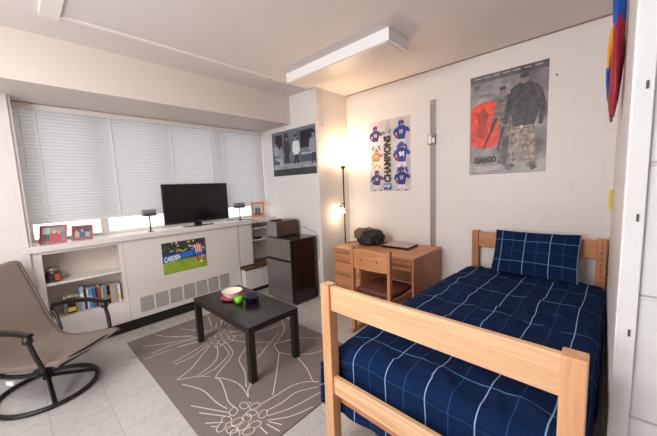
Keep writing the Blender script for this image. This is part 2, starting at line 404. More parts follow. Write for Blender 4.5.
# ------------------------------------------------------------------ built-in cabinets under the window
cb = thing('built_in_cabinet', 'long white built-in radiator cabinet with grilles below the window', 'cabinet', (-3.75, 1.37, 0))
fp = MB(); fp.box(-3.66, -3.64, .715, 2.035, .115, .982, b=.003); fp.build('front_panel', M['cab'], cb)
MB().box(-3.80, -3.655, .70, 2.035, .0, .112).build('plinth', M['black_base'], cb)
for k in range(7):
    ya = .813+k*.1525; g = MB(); zt_ = .338+k*.003
    g.box(-3.642, -3.6375, ya, ya+.128, .172, zt_)
    for j in range(13): g.box(-3.6375, -3.6355, ya+.004, ya+.124, .178+j*.0125, .184+j*.0125, 1)
    go = g.build('vent_grille', [M['grille_dark'], M['grille']], cb)
bk = thing('built_in_bookcase', 'white built-in open bookcase under the left end of the window', 'bookcase', (-3.75, .36, 0))
f = MB()
f.box(-3.67, -3.64, .0, .105, .115, .985); f.box(-3.67, -3.64, .678, .712, .115, .985)
f.box(-3.67, -3.64, .105, .678, .955, .985); f.box(-3.67, -3.64, .105, .678, .115, .345)
f.build('face_frame', M['cab'], bk, bevel=.002)
c = MB(); c.box(-3.872, -3.86, .09, .69, .33, .984); c.box(-3.86, -3.67, .09, .104, .33, .984); c.box(-3.86, -3.67, .679, .69, .33, .984); c.box(-3.86, -3.665, .104, .679, .32, .345)
c.build('inner_case', M['cab_in'], bk)
MB().box(-3.86, -3.645, .105, .678, .660, .682, b=.002).build('shelf', M['cab'], bk)
MB().box(-3.80, -3.655, .0, .70, 0, .112).build('plinth', M['black_base'], bk)
# corner nook
nk = thing('corner_shelf_unit', 'narrow open white corner shelves beside the black refrigerator', 'shelf', (-3.75, 2.35, 0))
n_ = MB(); n_.box(-3.66, -3.64, 2.045, 2.25, .40, .984); n_.box(-3.86, -3.65, 2.25, 2.265, .39, .984); n_.build('side_panel', M['cab'], nk, bevel=.002)
n_ = MB(); n_.box(-3.875, -3.86, 2.25, YP-.003, .39, .984); n_.build('back_panel', M['cab_in'], nk)
for z in (.735, .905): MB().box(-3.86, -3.66, 2.265, YP-.003, z-.018, z, b=.002).build('shelf', M['cab'], nk)
lc = thing('low_cupboard', 'low white cupboard with brown top beside the refrigerator', 'cupboard', (-3.7, 2.35, 0))
MB().box(-3.87, -3.53, 2.045, YP-.003, .355, .385, b=.003).build('cupboard_top', wood('brown_top', '6b4433', '54321f', 1), lc)
MB().box(-3.87, -3.57, 2.05, YP-.006, .06, .355).build('body', M['cab'], lc)
for a, b_ in ((2.055, 2.35), (2.36, 2.655)): MB().box(-3.57, -3.552, a, b_, .07, .345, b=.004).build('door', M['cab'], lc)
MB().box(-3.85, -3.60, 2.06, YP-.01, .0, .06).build('plinth', M['black_base'], lc)

# ------------------------------------------------------------------ ceiling fixture and wall strip
fx = thing('ceiling_light', 'long white box fluorescent fixture mounted on the ceiling', 'ceiling light', (-1.95, 2.3, ZC))
fm = MB(); fm.box(-2.53, -1.29, 2.13, 2.44, ZC-.095, ZC, b=.004); fm.build('housing', M['fix_white'], fx)
fm = MB(); fm.box(-2.515, -1.305, 2.145, 2.425, ZC-.102, ZC-.094, b=.003); fm.build('diffuser', M['lens'], fx)
for a in (-2.542, -1.290): MB().box(a, a+.012, 2.125, 2.445, ZC-.1, ZC, b=.002).build('end_cap', M['fix_white'], fx)
st = thing('wall_strip', 'tall perforated grey steel shelf standard running up the back wall', 'shelf standard', (-1.415, 3.24, .6))
g = MB(); g.box(-1.447, -1.385, 3.243, 3.2545, .30, 2.365, b=.001)
g.build('channel', M['slot_strip'], st)
g = MB()
for k in range(76):
    z = .34+k*.026
    for xx in (-1.436, -1.412): g.box(xx, xx+.014, 3.2415, 3.2435, z, z+.012)
ho = g.build('slots', M['slot_hole'], st)
g = MB(); g.box(-1.468, -1.378, 3.228, 3.2545, 1.885, 1.995, b=.004); g.box(-1.460, -1.425, 3.2255, 3.2285, 1.895, 1.985, 1); g.box(-1.415, -1.385, 3.2255, 3.2285, 1.90, 1.95, 1)
tag(g.build('thermostat_box', [M['grey'], M['tag']]), 'small grey box with a white label clipped to the steel wall strip', 'box')

# ------------------------------------------------------------------ bed (turned very slightly)
BX, BY, BR = -1.052, 1.031, math.radians(-1.54)
bed = thing('bed', 'light pine single bed with plank headboard and footboard against the right wall', 'bed', (BX, BY, 0), BR)
def lb(name, mb, m, p=bed, **k): return mb.build(name, m, p, world=False, **k)
PT = .968
for x in (0, .984):
    g = MB().box(x, x+.06, 0, .06, 0, PT, b=.004); lb('post', g, M['bed_z'])
lb('footboard_rail', MB().box(.056, .988, .014, .040, .832, .962, b=.004), M['bed_x'])
lb('footboard_rail', MB().box(.056, .988, .014, .040, .372, .470, b=.004), M['bed_x'])
for x in (0.022, .976):
    g = MB().box(x, x+.062, 2.150, 2.205, 0, .957, b=.004)
    for k in range(9): g.box(x+.028, x+.036, 2.1485, 2.151, .50+k*.048, .512+k*.048, 1)
    lb('post', g, [M['desk_z'], M['oak_dark']])
lb('headboard_rail', MB().box(.08, .98, 2.166, 2.19, .795, .945, b=.004), M['desk_x'])
lb('headboard_rail', MB().box(.08, .98, 2.166, 2.19, .36, .47, b=.004), M['desk_x'])
for x in (.020, 1.0): lb('side_rail', MB().box(x, x+.024, .06, 2.15, .33, .43, b=.003), M['bed_y'])
lb('slat_deck', MB().box(.04, .98, .06, 2.14, .30, .33), M['desk_y'])
mt = thing('mattress', 'single mattress hidden under the navy plaid comforter on the pine bed', 'mattress', (BX, BY, .34), BR)
MB().box(.085, .94, .14, 2.12, -.008, .205, b=.03).build('ticking', M['mattress'], mt, world=False)

# comforter: flat top with rounded overhang on three sides
cf = thing('comforter', 'navy comforter with thin white and blue plaid lines spread over the bed', 'comforter', (BX, BY, .60), BR)
ZT = .612
def comf(u, v):
    r = .072
    s = -.42+u*(.42+.94+.34)      # metres across, 0 .. .94 flat
    t = -.43+v*(.43+1.90)        # metres along
    X0, Y0 = .045, .142
    ax = -s if s < 0 else (s-.94 if s > .94 else 0)
    sx = -1 if s < 0 else 1
    ay = -t if t < 0 else 0
    dd = math.hypot(ax, ay); dm = .43
    flatx = min(max(s, 0), .94); flaty = max(t, 0)
    if dd > 1e-6:
        dcl = min(dd, dm) if ax > 0 and ay > 0 else dd
        if ax > 0 and ay > 0: dcl = min(dd, .43)
        ang = min(dcl/r, math.pi/2)
        out = r*math.sin(ang); down = r*(1-math.cos(ang))+max(0, dcl-r*math.pi/2)
        hang = max(0, dcl-r*1.2)
        w_ = noise.noise(Vector((s*7, t*7, 1.7)))*.5+.5*math.sin((s if ay > ax else t)*23+2*noise.noise(Vector((s*3, t*3, 0))))
        out += (-.010+.014*w_)*min(1, hang/.1)
        if s < 0: out += .075*min(1, hang/.10)*1
        x = X0+flatx+sx*out*(ax/dd)**.45; y = Y0+flaty-out*(ay/dd)**.45; z = ZT-down
    else:
        x, y, z = X0+s, Y0+t, ZT
    # puffiness and creases
    k = noise.noise(Vector((s*3.2, t*2.4, 4)))*.022+noise.noise(Vector((s*8, t*6+s*4, 9)))*.014
    ridge = 1-abs(noise.noise(Vector((s*5+t*2.5, t*3.2, 2.2))))*2
    k += max(0, ridge-.5)*.034
    edge = min(1, min(s+.0 if s > 0 else 0, .94-s if s < .94 else 0)/.12+.35) if dd < 1e-6 else .3
    z += k*max(edge, .25)
    if y > 1.5: z -= .012*min(1, (y-1.5)/.3)
    c1_ = max(0, (.22-s)/.22 if s > 0 else 1)*max(0, min(1, (.55-t)/.5)) if dd < .15 else 0
    z -= .03*c1_*c1_
    y = max(y, .068)
    wx = BX+x*math.cos(-BR)+y*math.sin(-BR)
    if wx > .047: x -= wx-.047
    return (x, y, z-.60)
def cuv(u, v):
    s, t = -.42+u*1.70, -.43+v*2.33
    return (s+.022*noise.noise(Vector((s*1.1, t*2.1, 5))), t+.03*noise.noise(Vector((s*1.8, t*1.2, 8)))+.02*s)
g = MB().grid(comf, 150, 170, 0, uvfn=cuv)
g.build('quilt', M['plaid'], cf, world=False, solid=.012)

pl = thing('pillow', 'navy plaid pillow leaning against the headboard', 'pillow', (BX, BY, 0), BR)
def pillow(u, v, side):
    a, b_ = u*2-1, v*2-1
    e = max(0, (1-abs(a)**3.2))**.55*max(0, (1-abs(b_)**3.2))**.55
    th = .055*e*(1+.25*noise.noise(Vector((a*2, b_*2, 3+side))))
    hw, hh = .315, .205
    px = hw*a*(1-.035*(1-b_*b_)) ; pz = hh*b_*(1-.05*(1-a*a))
    th += .009*noise.noise(Vector((a*6, b_*6, side)))
    tilt = math.radians(24)
    yy = side*-th; zz = pz
    Y = 2.03+yy*math.cos(tilt)+zz*math.sin(tilt); Z = .80+zz*math.cos(tilt)-yy*math.sin(tilt)
    return (.573+px, Y, Z)
g = MB()
for sd in (1, -1): g.grid(lambda u, v: pillow(u, v, sd), 40, 30, 0, uvfn=lambda u, v: (u*.64-.02, v*.42))
g.build('pillow_cover', M['plaid2'], pl, world=False)

# ------------------------------------------------------------------ rug
RUGL= [[(-2.28,0.72),(-2.1,0.79),(-1.9,0.8),(-1.78,0.82)],[(-2.36,0.72),(-2.27,0.85),(-2.13,0.93),(-1.97,0.9),(-1.84,0.86),(-1.75,0.86)],[(-2.27,0.85),(-2.12,0.95),(-1.97,1.0),(-1.83,0.99),(-1.7,0.95)],[(-2.0,0.67),(-1.87,0.74),(-1.74,0.81)],[(-1.89,0.68),(-1.73,0.78)],[(-1.77,0.67),(-1.7,0.74)],[(-1.72,0.68),(-1.68,0.71)],[(-1.64,0.99),(-1.63,1.11),(-1.62,1.25),(-1.57,1.35),(-1.49,1.42)],[(-1.56,0.98),(-1.54,1.1),(-1.54,1.23),(-1.46,1.37)],[(-1.52,0.96),(-1.46,1.09),(-1.43,1.22),(-1.41,1.34)],[(-1.49,0.94),(-1.4,1.06),(-1.35,1.21)],[(-1.47,0.94),(-1.39,0.98)],[(-1.48,0.88),(-1.4,0.88)],[(-1.47,0.92),(-1.36,0.94)],[(-1.71,0.95),(-1.83,1.01),(-1.88,1.07)],[(-1.87,1.02),(-2.04,1.11),(-2.23,1.17),(-2.32,1.27),(-2.35,1.31)],[(-1.65,1.1),(-1.81,1.25),(-2.05,1.46)],[(-2.05,1.46),(-2.19,1.51),(-2.17,1.59),(-2.1,1.76)],[(-2.05,1.46),(-1.92,1.52),(-1.81,1.64),(-1.77,1.73)],[(-1.87,1.52),(-1.68,1.46),(-1.54,1.39),(-1.49,1.42)],[(-2.12,1.28),(-2.22,1.45),(-2.34,1.68)],[(-2.89,0.78),(-2.87,0.96),(-2.83,1.13)],[(-2.95,0.7),(-2.96,0.88),(-2.88,1.17)],[(-2.64,0.77),(-2.68,0.94),(-2.73,1.12)],[(-2.6,0.78),(-2.61,0.94),(-2.69,1.11)],[(-2.37,0.71),(-2.43,0.84),(-2.54,0.97),(-2.67,1.12)],[(-2.29,0.82),(-2.34,0.97),(-2.44,1.08),(-2.62,1.16)],[(-2.27,0.85),(-2.27,0.97),(-2.34,1.1),(-2.41,1.17),(-2.61,1.2)],[(-2.16,0.91),(-2.25,1.04),(-2.36,1.18),(-2.53,1.23),(-2.62,1.23)],[(-3.32,0.84),(-3.14,0.93),(-3.0,1.08)],[(-3.16,0.68),(-3.05,0.84),(-2.92,1.06)],[(-3.26,1.05),(-3.05,1.17),(-2.93,1.22)],[(-3.15,0.94),(-2.86,1.14)],[(-2.74,1.37),(-2.64,1.6),(-2.56,1.89)],[(-2.65,1.34),(-2.5,1.6),(-2.48,1.83)],[(-2.56,1.89),(-2.33,1.74),(-2.2,1.52)],[(-2.2,1.52),(-2.11,1.73),(-1.92,1.88)],[(-2.58,1.3),(-2.46,1.36),(-2.23,1.54)],[(-2.9,0.63),(-2.88,0.88),(-2.79,1.13)],[(-3.06,1.38),(-2.94,1.3)],[(-3.1,1.47),(-2.91,1.33)],[(-3.34,1.4),(-3.02,1.3)],[(-2.89,1.41),(-2.95,1.65),(-2.98,1.82)]]
RUGA= [(-1.718, 0.911), (-1.657, 0.956), (-1.724, 0.836), (-1.619, 0.908), (-1.555, 0.952), (-1.694, 0.772), (-1.629, 0.808), (-1.608, 0.868), (-1.521, 0.872), (-1.664, 0.72), (-1.596, 0.754), (-1.567, 0.815), (-1.551, 0.75), (-1.507, 0.816)]
RUGB= [(-2.928, 1.215), (-2.954, 1.297), (-2.855, 1.324), (-2.753, 1.355), (-2.797, 1.194), (-2.789, 1.258), (-2.689, 1.28), (-2.635, 1.324), (-2.69, 1.17), (-2.636, 1.213), (-2.597, 1.263), (-2.599, 1.156)]

rg = MB(); rg.box(-3.375, -1.335, .60, 1.935, 0, .008)
def ribbon(pts, wd=.0034, z=.0088):
    P = [Vector((a, b_, 0)) for a, b_ in pts]; Q = []
    for i in range(len(P)-1):
        p0 = P[max(i-1, 0)]; p1 = P[i]; p2 = P[i+1]; p3 = P[min(i+2, len(P)-1)]
        for k in range(6):
            t = k/6
            Q.append(.5*((2*p1)+(-p0+p2)*t+(2*p0-5*p1+4*p2-p3)*t*t+(-p0+3*p1-3*p2+p3)*t**3))
    Q.append(P[-1]); L = []; R_ = []
    for i, q in enumerate(Q):
        d_ = (Q[min(i+1, len(Q)-1)]-Q[max(i-1, 0)]).normalized(); n2 = Vector((-d_.y, d_.x, 0))
        L.append((q.x+n2.x*wd, q.y+n2.y*wd, z)); R_.append((q.x-n2.x*wd, q.y-n2.y*wd, z))
    vs = L+R_; n = len(Q)
    rg.add(vs, [(i+1, i, n+i, n+i+1) for i in range(n-1)], 1)
def oval(c, ra, rb, th, wd=.0028):
    n = 18; vs = []
    for rr in (-wd, wd):
        for j in range(n):
            a = 2*math.pi*j/n; x, y = (ra+rr)*math.cos(a), (rb+rr)*math.sin(a)
            vs.append((c[0]+x*math.cos(th)-y*math.sin(th), c[1]+x*math.sin(th)+y*math.cos(th), .0088))
    rg.add(vs, [(j, (j+1) % n, n+(j+1) % n, n+j) for j in range(n)], 1)
for l in RUGL: ribbon(l)
for i, c in enumerate(RUGA): oval(c, .036, .026, i*1.3)
for i, c in enumerate(RUGB): oval(c, .040, .028, i*1.7)
# the far blossom half under the table and the one beneath the bed
for cx, cy, n, r0, r1, ph in ((-2.78, 1.26, 9, .22, .5, 1.2),):
    for k in range(n):
        a = ph+k*.17
        ribbon([(cx+r0*math.cos(a), cy+r0*math.sin(a)), (cx+.35*math.cos(a+.05), cy+.35*math.sin(a+.05)), (cx+r1*math.cos(a+.02), cy+r1*math.sin(a+.02))])
tag(rg.build('area_rug', [M['rug'], M['rug_line']]), 'taupe rug with cream line-drawn flowers under the black coffee table', 'rug')

# ------------------------------------------------------------------ coffee table
TX0, TX1, TY0, TY1 = -2.83, -1.86, 1.065, 1.545
ct = thing('coffee_table', 'low black-brown rectangular coffee table standing on the floral rug', 'table', ((TX0+TX1)/2, (TY0+TY1)/2, .008))
MB().box(TX0, TX1, TY0, TY1, .402, .45, b=.002).build('tabletop', M['black_wood'], ct)
L_ = .052
for x in (TX0, TX1-L_):
    for y in (TY0, TY1-L_): MB().box(x, x+L_, y, y+L_, .0095, .403, b=.002).build('leg', M['black_wood'], ct)

def T(o): return o
# dishes
pt = MB(); pt.lathe([(.0, .0), (.055, .0), (.105, .014), (.108, .017), (.1, .016), (.055, .006), (0, .005)], (-2.52, 1.305, .451))
tag(pt.build('plate', M['redplate']), 'crimson plate under the cream bowl on the coffee table', 'plate')
bw = MB(); bw.lathe([(0, .0), (.045, .0), (.055, .01), (.082, .04), (.094, .066), (.097, .068), (.091, .067), (.078, .04), (.05, .016), (0, .012)], (-2.52, 1.305, .458))
tag(bw.build('bowl', M['porcelain']), 'cream bowl stacked on a crimson plate', 'bowl')
ap = thing('green_apple', 'bright lime green apple in front of the cream bowl', 'apple', (-2.355, 1.275, .45))
prof = [(.0, .006), (.014, .0), (.028, .010), (.038, .030), (.037, .046), (.028, .060), (.014, .064), (.004, .058), (0, .056)]
MB().lathe(prof, (-2.355, 1.275, .451)).build('fruit', M['lime'], ap)
MB().tube([(-2.355, 1.275, .507), (-2.353, 1.275, .522), (-2.349, 1.277, .530)], .0018, n=6).build('stem', M['oak_dark'], ap)
po = thing('cooking_pot', 'small navy and black two-handled pot on the coffee table', 'pot', (-2.285, 1.37, .45))
MB().lathe([(0, 0), (.05, 0), (.058, .006), (.064, .05), (.070, .058), (.070, .062), (.062, .060), (.056, .012), (0, .010)], (-2.285, 1.37, .451)).build('pan', M['navy'], po)
for sg in (-1, 1):
    ang = .15
    c = Vector((-2.285, 1.37, .503)); dx = Vector((math.cos(ang)*sg, math.sin(ang)*sg, 0)); dy = Vector((-dx.y, dx.x, 0))
    MB().tube([c+dx*.062+dy*.02, c+dx*.086+dy*.016, c+dx*.09, c+dx*.086-dy*.016, c+dx*.062-dy*.02], .005, n=8).build('handle', M['black_plastic'], po)

# ------------------------------------------------------------------ refrigerator and speaker box
gx0, gx1, gy0, gy1, gz = -3.237, -2.722, 2.20, 2.63, .832
fr = thing('mini_refrigerator', 'two-door mini refrigerator with steel front and dark brown sides', 'refrigerator', ((gx0+gx1)/2, (gy0+gy1)/2, 0))
MB().box(gx0, gx1, gy0+.05, gy1, .02, gz, b=.004).build('cabinet_body', M['fridge_side'], fr)
def fdoor(z0, z1):
    dd = MB().box(gx0, gx1, gy0, gy0+.045, z0, z1, b=.008)
    return dd.build('door', M['steel'], fr)
d1 = fdoor(.575, gz-.002); d2 = fdoor(.045, .552)
h = MB(); h.box(gx0+.004, gx1-.08, gy0-.012, gy0+.01, .553, .573, b=.004); h.build('handle', M['black_plastic'], d2)
MB().box(gx0+.01, gx1-.01, gy0+.012, gy0+.05, .552, .575).build('door_gap', M['black_plastic'], fr)
MB().box(gx1-.012, gx1+.001, gy0-.001, gy0+.046, .046, gz-.003).build('door_edge', M['black_plastic'], fr)
for x in (gx0+.04, gx1-.04):
    for y in (gy0+.08, gy1-.05): MB().lathe([(.018, 0), (.018, .022)], (x, y, 0), cap=True, n=12).build('foot', M['black_plastic'], fr)
sp = thing('stereo_box', 'grey-fronted brown box on top of the mini refrigerator', 'speaker', (-3.19, 2.42, gz), math.radians(0))
sx0, sx1, sy0, sy1 = -3.235, -3.035, 2.235, 2.585
MB().box(sx0, sx1, sy0+.012, sy1, gz+.012, gz+.205, b=.003).build('case', M['brown_side'], sp)
g = MB().box(sx0+.001, sx1-.001, sy0, sy0+.013, gz+.012, gz+.204, b=.003)
g.build('front_grille', M['grey'], sp)
MB().box(sx0-.0, sx1, sy1, sy1+.012, gz+.010, gz+.206, b=.002).build('rear_panel', M['black_plastic'], sp)
for x in (sx0+.02, sx1-.03):
    for y in (sy0+.02, sy1-.03): MB().box(x, x+.014, y, y+.014, gz, gz+.013).build('foot', M['black_plastic'], sp)
rm = MB(); rm.box(-3.20, -3.14, 2.26, 2.42, gz+.2065, gz+.224, b=.005)
tag(rm.build('remote_control', M['black_plastic']), 'black remote control lying on the grey and brown box', 'remote')

# ------------------------------------------------------------------ television and sill things
tv = thing('television', 'black flat screen television standing on the window ledge', 'television', (-3.74, 1.565, ZSILL), 0)
MB().box(-3.765, -3.725, 1.163, 1.972, 1.085, 1.565, b=.008).build('bezel', M['black_plastic'], tv)
MB().box(-3.7255, -3.7235, 1.185, 1.950, 1.115, 1.545).build('screen', M['screen'], tv)
MB().box(-3.7235, -3.7228, 1.545, 1.60, 1.096, 1.101).build('maker_mark', M['grey'], tv)
MB().box(-3.80, -3.768, 1.33, 1.80, 1.15, 1.48, b=.01).build('rear_housing', M['black_plastic'], tv)
MB().box(-3.765, -3.735, 1.51, 1.60, ZSILL+.010, 1.09, b=.004).build('neck', M['black_plastic'], tv)
MB().lathe([(0, 0), (1, 0), (1, .5), (.85, 1), (0, 1)], (0, 0, 0), mtx=Matrix.Translation((-3.735, 1.56, ZSILL+.0005)) @ Matrix.Diagonal((.09, .20, .011, 1))).build('stand', M['black_plastic'], tv)
def sat(y, x, label):
    t = thing('satellite_speaker', label, 'speaker', (x, y, ZSILL), 0, 'small grey speakers on the window ledge')
    MB().lathe([(0, 0), (.030, 0), (.030, .004), (.008, .009), (0, .009)], (x, y, ZSILL+.0005), n=20).build('base', M['black_plastic'], t)
    MB().tube([(x, y, ZSILL+.006), (x, y, 1.23)], [.009, .006], n=10).build('stem', M['black_plastic'], t)
    MB().box(x-.05, x+.05, y-.062, y+.062, 1.216, 1.25, b=.006).build('head', M['grey_dark'], t)
    MB().box(x-.049, x+.049, y-.061, y+.061, 1.25, 1.287, b=.006).build('head_cap', M['grey'], t)
    return t
sat(1.0, -3.69, 'small flat-headed grey speaker on a stem, on the window ledge left of the television')
sat(2.115, -3.69, 'small flat-headed grey speaker on a stem, between the television and the orange picture frame')

def picture(name, label, cx, cy, w, h, yaw, lean, fm, art, group=None, fw=.016):
    """standing frame: local x right, y up, z towards viewer"""
    t = thing(name, label, 'picture frame', (cx, cy, ZSILL), 0, group)
    B_ = Matrix.Translation((cx, cy, ZSILL+.001)) @ Matrix.Rotation(yaw, 4, 'Z') @ Matrix.Rotation(math.radians(90)-lean, 4, 'X')
    g = MB()
    g.box(-w/2, w/2, 0, fw, 0, .014, 0, B_); g.box(-w/2, w/2, h-fw, h, 0, .014, 0, B_)
    g.box(-w/2, -w/2+fw, fw, h-fw, 0, .014, 0, B_); g.box(w/2-fw, w/2, fw, h-fw, 0, .014, 0, B_)
    g.build('frame', fm, t)
    g = MB(); mats = []
    def q(x0, x1, y0, y1, c, k):
        mats.append(flat(c)); g.box(-w/2+fw+x0*(w-2*fw), -w/2+fw+x1*(w-2*fw), fw+y0*(h-2*fw), fw+y1*(h-2*fw), .001, .004+k*.0006, len(mats)-1, B_)
    for k, a in enumerate(art): q(*a, k)
    g.build('photograph', mats, t)
    g = MB(); g.box(-w/2+.01, w/2-.01, .01, h-.01, -.005, .001, 0, B_)
    g.build('backing', M['black'], t)
    Ls = MB(); p0 = B_ @ Vector((0, h*.6, -.004)); p1 = Vector((p0.x, p0.y, 0))
    back = (B_.to_3x3() @ Vector((0, 0, -1))); foot = Vector((p0.x+back.x*.045, p0.y+back.y*.045, ZSILL+.004))
    Ls.tube([p0, foot], .004, n=6); Ls.build('easel_leg', M['black'], t)
    return t
art1 = [(0, 1, 0, 1, '7d8a84'), (0, .35, .55, 1, 'a8b5ae'), (.05, .35, 0, .5, '4a4a3c'), (.38, .85, 0, .62, 'a82a3c'), (.45, .6, .55, .8, 'c9a088'), (.66, .8, .5, .75, 'b98e76'), (.85, 1, .1, .6, '5a6f78')]
art2 = [(0, 1, 0, 1, '6d7266'), (0, 1, .6, 1, '3f4a42'), (.08, .3, .1, .55, 'b8a06a'), (.35, .62, .05, .6, '2b4f9a'), (.42, .54, .55, .8, 'c49a80'), (.68, .92, .1, .5, '9aa0a4'), (.1, .22, .5, .7, 'c29a7c')]
art3 = [(0, 1, 0, 1, 'a9bfc9'), (0, 1, .0, .2, '4d5a52'), (.2, .46, .1, .68, '2c2f3a'), (.5, .8, .1, .66, '31435e'), (.26, .4, .66, .84, 'b98d74'), (.58, .72, .66, .82, 'b98d74')]
picture('picture_frame', 'red-framed group photo nearest the left end of the window ledge', -3.73, .20, .195, .172, math.radians(72), math.radians(24), M['red'], art1, 'red picture frames on the window ledge')
picture('picture_frame', 'smaller red-framed photo of people in blue, second along the window ledge', -3.73, .41, .165, .145, math.radians(72), math.radians(24), M['red'], art2, 'red picture frames on the window ledge')
picture('picture_frame', 'upright orange wooden frame with a photo of two people on the window ledge', -3.74, 2.44, .19, .235, math.radians(52), math.radians(8), M['orange'], art3, fw=.032)

# jar and books
jr = thing('glass_jar', 'dark glass jar with orange contents on the bookcase shelf', 'jar', (-3.73, .145, .682))
MB().lathe([(0, 0), (.045, 0), (.056, .012), (.058, .07), (.048, .095), (.046, .1)], (-3.73, .168, .683), cap=True).build('body', M['glassjar'], jr)
MB().lathe([(.050, .0), (.052, .003), (.052, .026), (.046, .030), (0, .030)], (-3.73, .168, .783), cap=False).build('lid', M['jarlid'], jr)
MB().box(-3.674, -3.668, .173, .208, .70, .755, b=.002).build('label_patch', M['candy'], jr)
books = [(60, 90, 72, '6f7471', 'short dark grey book at the left end of the row'), (90, 160, 62, '14171a', 'thick black book with a yellow foot on its spine'), (160, 182, 62, 'a09486', 'tan paperback right of the thick black book'), (182, 202, 70, '9a8f8a', 'greyish beige paperback beside the tall light blue book'),
 (202, 238, 98, '9cb8d2', 'tall light blue book standing above its neighbours'), (240, 258, 88, '26232b', 'thin near-black book right of the tall light blue one'), (259, 276, 86, 'e2dedc', 'thin white paperback left of the blue books'), (277, 308, 84, '5f8fc0', 'mid blue paperback in the middle of the row'),
 (309, 340, 84, '2f6db0', 'stronger blue paperback beside the maroon spine'), (342, 357, 82, '6d1f2c', 'thin maroon book among the blue and brown spines'), (358, 392, 84, 'a0522c', 'rusty brown book with yellow foot'), (393, 407, 78, 'e8e4dd', 'narrow white book right of the rusty brown one'),
 (408, 444, 80, '6f8a8c', 'grey green book near the chair arm'), (446, 474, 82, '1b1a1c', 'black book with an orange band near the right'), (475, 500, 80, 'cfa9a6', 'pale pink paperback'), (501, 524, 78, 'b6b2ae', 'light grey paperback third from the right end'), (525, 547, 78, 'a99fb2', 'pale lilac book second from the right end'), (548, 578, 76, 'e3e0d8', 'cream white book with a yellow mark at the right end')]
for i, (c0, c1, hh, colr, lab) in enumerate(books):
    ya = .205+(c0-60)/518*.455; yb_ = .205+(c1-60)/518*.455-.0012
    h_ = .20*hh/84; dpt = .135+.01*((i*7) % 3)
    if i < 4: h_ = .155
    t = thing('book', lab+' on the lower bookcase shelf', 'book', (-3.72, (ya+yb_)/2, .345), 0, 'books on the lower bookcase shelf')
    xf = -3.688-.006*(i % 3)
    cv = MB(); cv.box(xf-.003, xf, ya, yb_, .3455, .3455+h_, b=.0012); cv.box(xf-dpt, xf, ya, ya+.002, .3455, .3455+h_); cv.box(xf-dpt, xf, yb_-.002, yb_, .3455, .3455+h_)
    cv.build('cover', flat(colr), t)
    MB().box(xf-dpt+.004, xf-.003, ya+.002, yb_-.002, .348, .3455+h_-.004).build('pages', M['paper_edge'], t)
    band = {1: ('d9b92a', .02, .06), 10: ('d9a52a', .01, .05), 13: ('c9662a', .05, .09), 17: ('d9c23a', .03, .07), 4: ('e4ecf2', .12, .17), 7: ('dfe8f0', .1, .13), 12: ('d8b030', .01, .04), 2: ('b9702a', .02, .05)}.get(i)
    if band: MB().box(xf-.0005, xf+.0012, ya+.002, yb_-.002, .3455+band[1], .3455+band[2]).build('spine_band', flat(band[0]), t)

# cables
def cable(pts, label, r=.0035):
    P = [Vector(p) for p in pts]; Q = []
    for i in range(len(P)-1):
        p0 = P[max(i-1, 0)]; p1 = P[i]; p2 = P[i+1]; p3 = P[min(i+2, len(P)-1)]
        for k in range(8):
            t_ = k/8; Q.append(.5*((2*p1)+(-p0+p2)*t_+(2*p0-5*p1+4*p2-p3)*t_*t_+(-p0+3*p1-3*p2+p3)*t_**3))
    Q.append(P[-1])
    return tag(MB().tube(Q, r, n=6).build('cable', M['cable']), label, 'cable')
cable([(-3.77, 1.95, 1.045), (-3.76, 2.05, 1.046), (-3.68, 2.20, 1.046), (-3.60, 2.245, 1.03), (-3.595, 2.26, .93), (-3.60, 2.262, .75), (-3.60, 2.255, .55), (-3.60, 2.25, .46)], 'black cable hanging down the white panel from the window ledge')
cable([(-3.79, 2.02, 1.045), (-3.70, 2.25, 1.047), (-3.60, 2.30, 1.03), (-3.585, 2.36, .93), (-3.50, 2.42, .86), (-3.34, 2.50, .82), (-3.27, 2.56, .80)], 'black cable running from the window ledge across to the refrigerator')
cable([(-3.64, 2.30, .72), (-3.60, 2.37, .62), (-3.52, 2.45, .55), (-3.38, 2.52, .50), (-3.27, 2.55, .47)], 'black cable drooping from the corner shelf behind the refrigerator')
cable([(-3.03, 2.605, .92), (-2.95, 2.61, .94), (-2.83, 2.62, .90), (-2.72, 2.645, .85), (-2.695, 2.65, .70), (-2.70, 2.652, .52)], 'thin cable curving down from the speaker box past the refrigerator side', r=.0025)
bx = MB(); bx.box(-3.74, -3.67, 2.34, 2.43, .736, .765, b=.006)
tag(bx.build('power_adapter', M['black_plastic']), 'small black box on the corner shelf below the ledge', 'adapter')

# ------------------------------------------------------------------ desk
X0, X1, Y0, Y1, ZD = -2.359, -1.302, 2.552, 3.225, .735
dk = thing('desk', 'light oak desk with drawer pedestal against the back wall', 'desk', ((X0+X1)/2, (Y0+Y1)/2, 0))
MB().box(X0, X1, Y0, Y1, ZD-.032, ZD, b=.004).build('desktop', M['desk_x'], dk)
MB().box(X0+.008, X0+.40, Y0+.02, Y1-.01, .06, ZD-.032).build('pedestal', M['desk_z'], dk)
MB().box(X0+.02, X0+.39, Y0+.05, Y1-.03, .0, .06).build('plinth', M['oak_dark'], dk)
MB().box(X1-.032, X1-.006, Y0+.012, Y1-.01, 0, ZD-.032, b=.003).build('end_panel', M['desk_z'], dk)
for z0, z1 in ((.600, .698), (.443, .590), (.287, .433), (.07, .277)):
    dr = MB().box(X0+.014, X0+.394, Y0+.002, Y0+.02, z0, z1, b=.003).build('drawer', M['desk_x'], dk)
    MB().box(X0+.03, X0+.38, Y0-.0005, Y0+.003, z1-.022, z1-.014).build('finger_groove', M['oak_dark'], dr)
    if z0 == .600: MB().box(X0+.335, X0+.352, Y0-.014, Y0+.003, z1-.055, z1-.012, b=.004).build('lock', M['black_metal'], dr)
cd = MB().box(X0+.404, X1-.036, Y0+.004, Y0+.022, .652, .698, b=.003).build('drawer', M['desk_x'], dk)
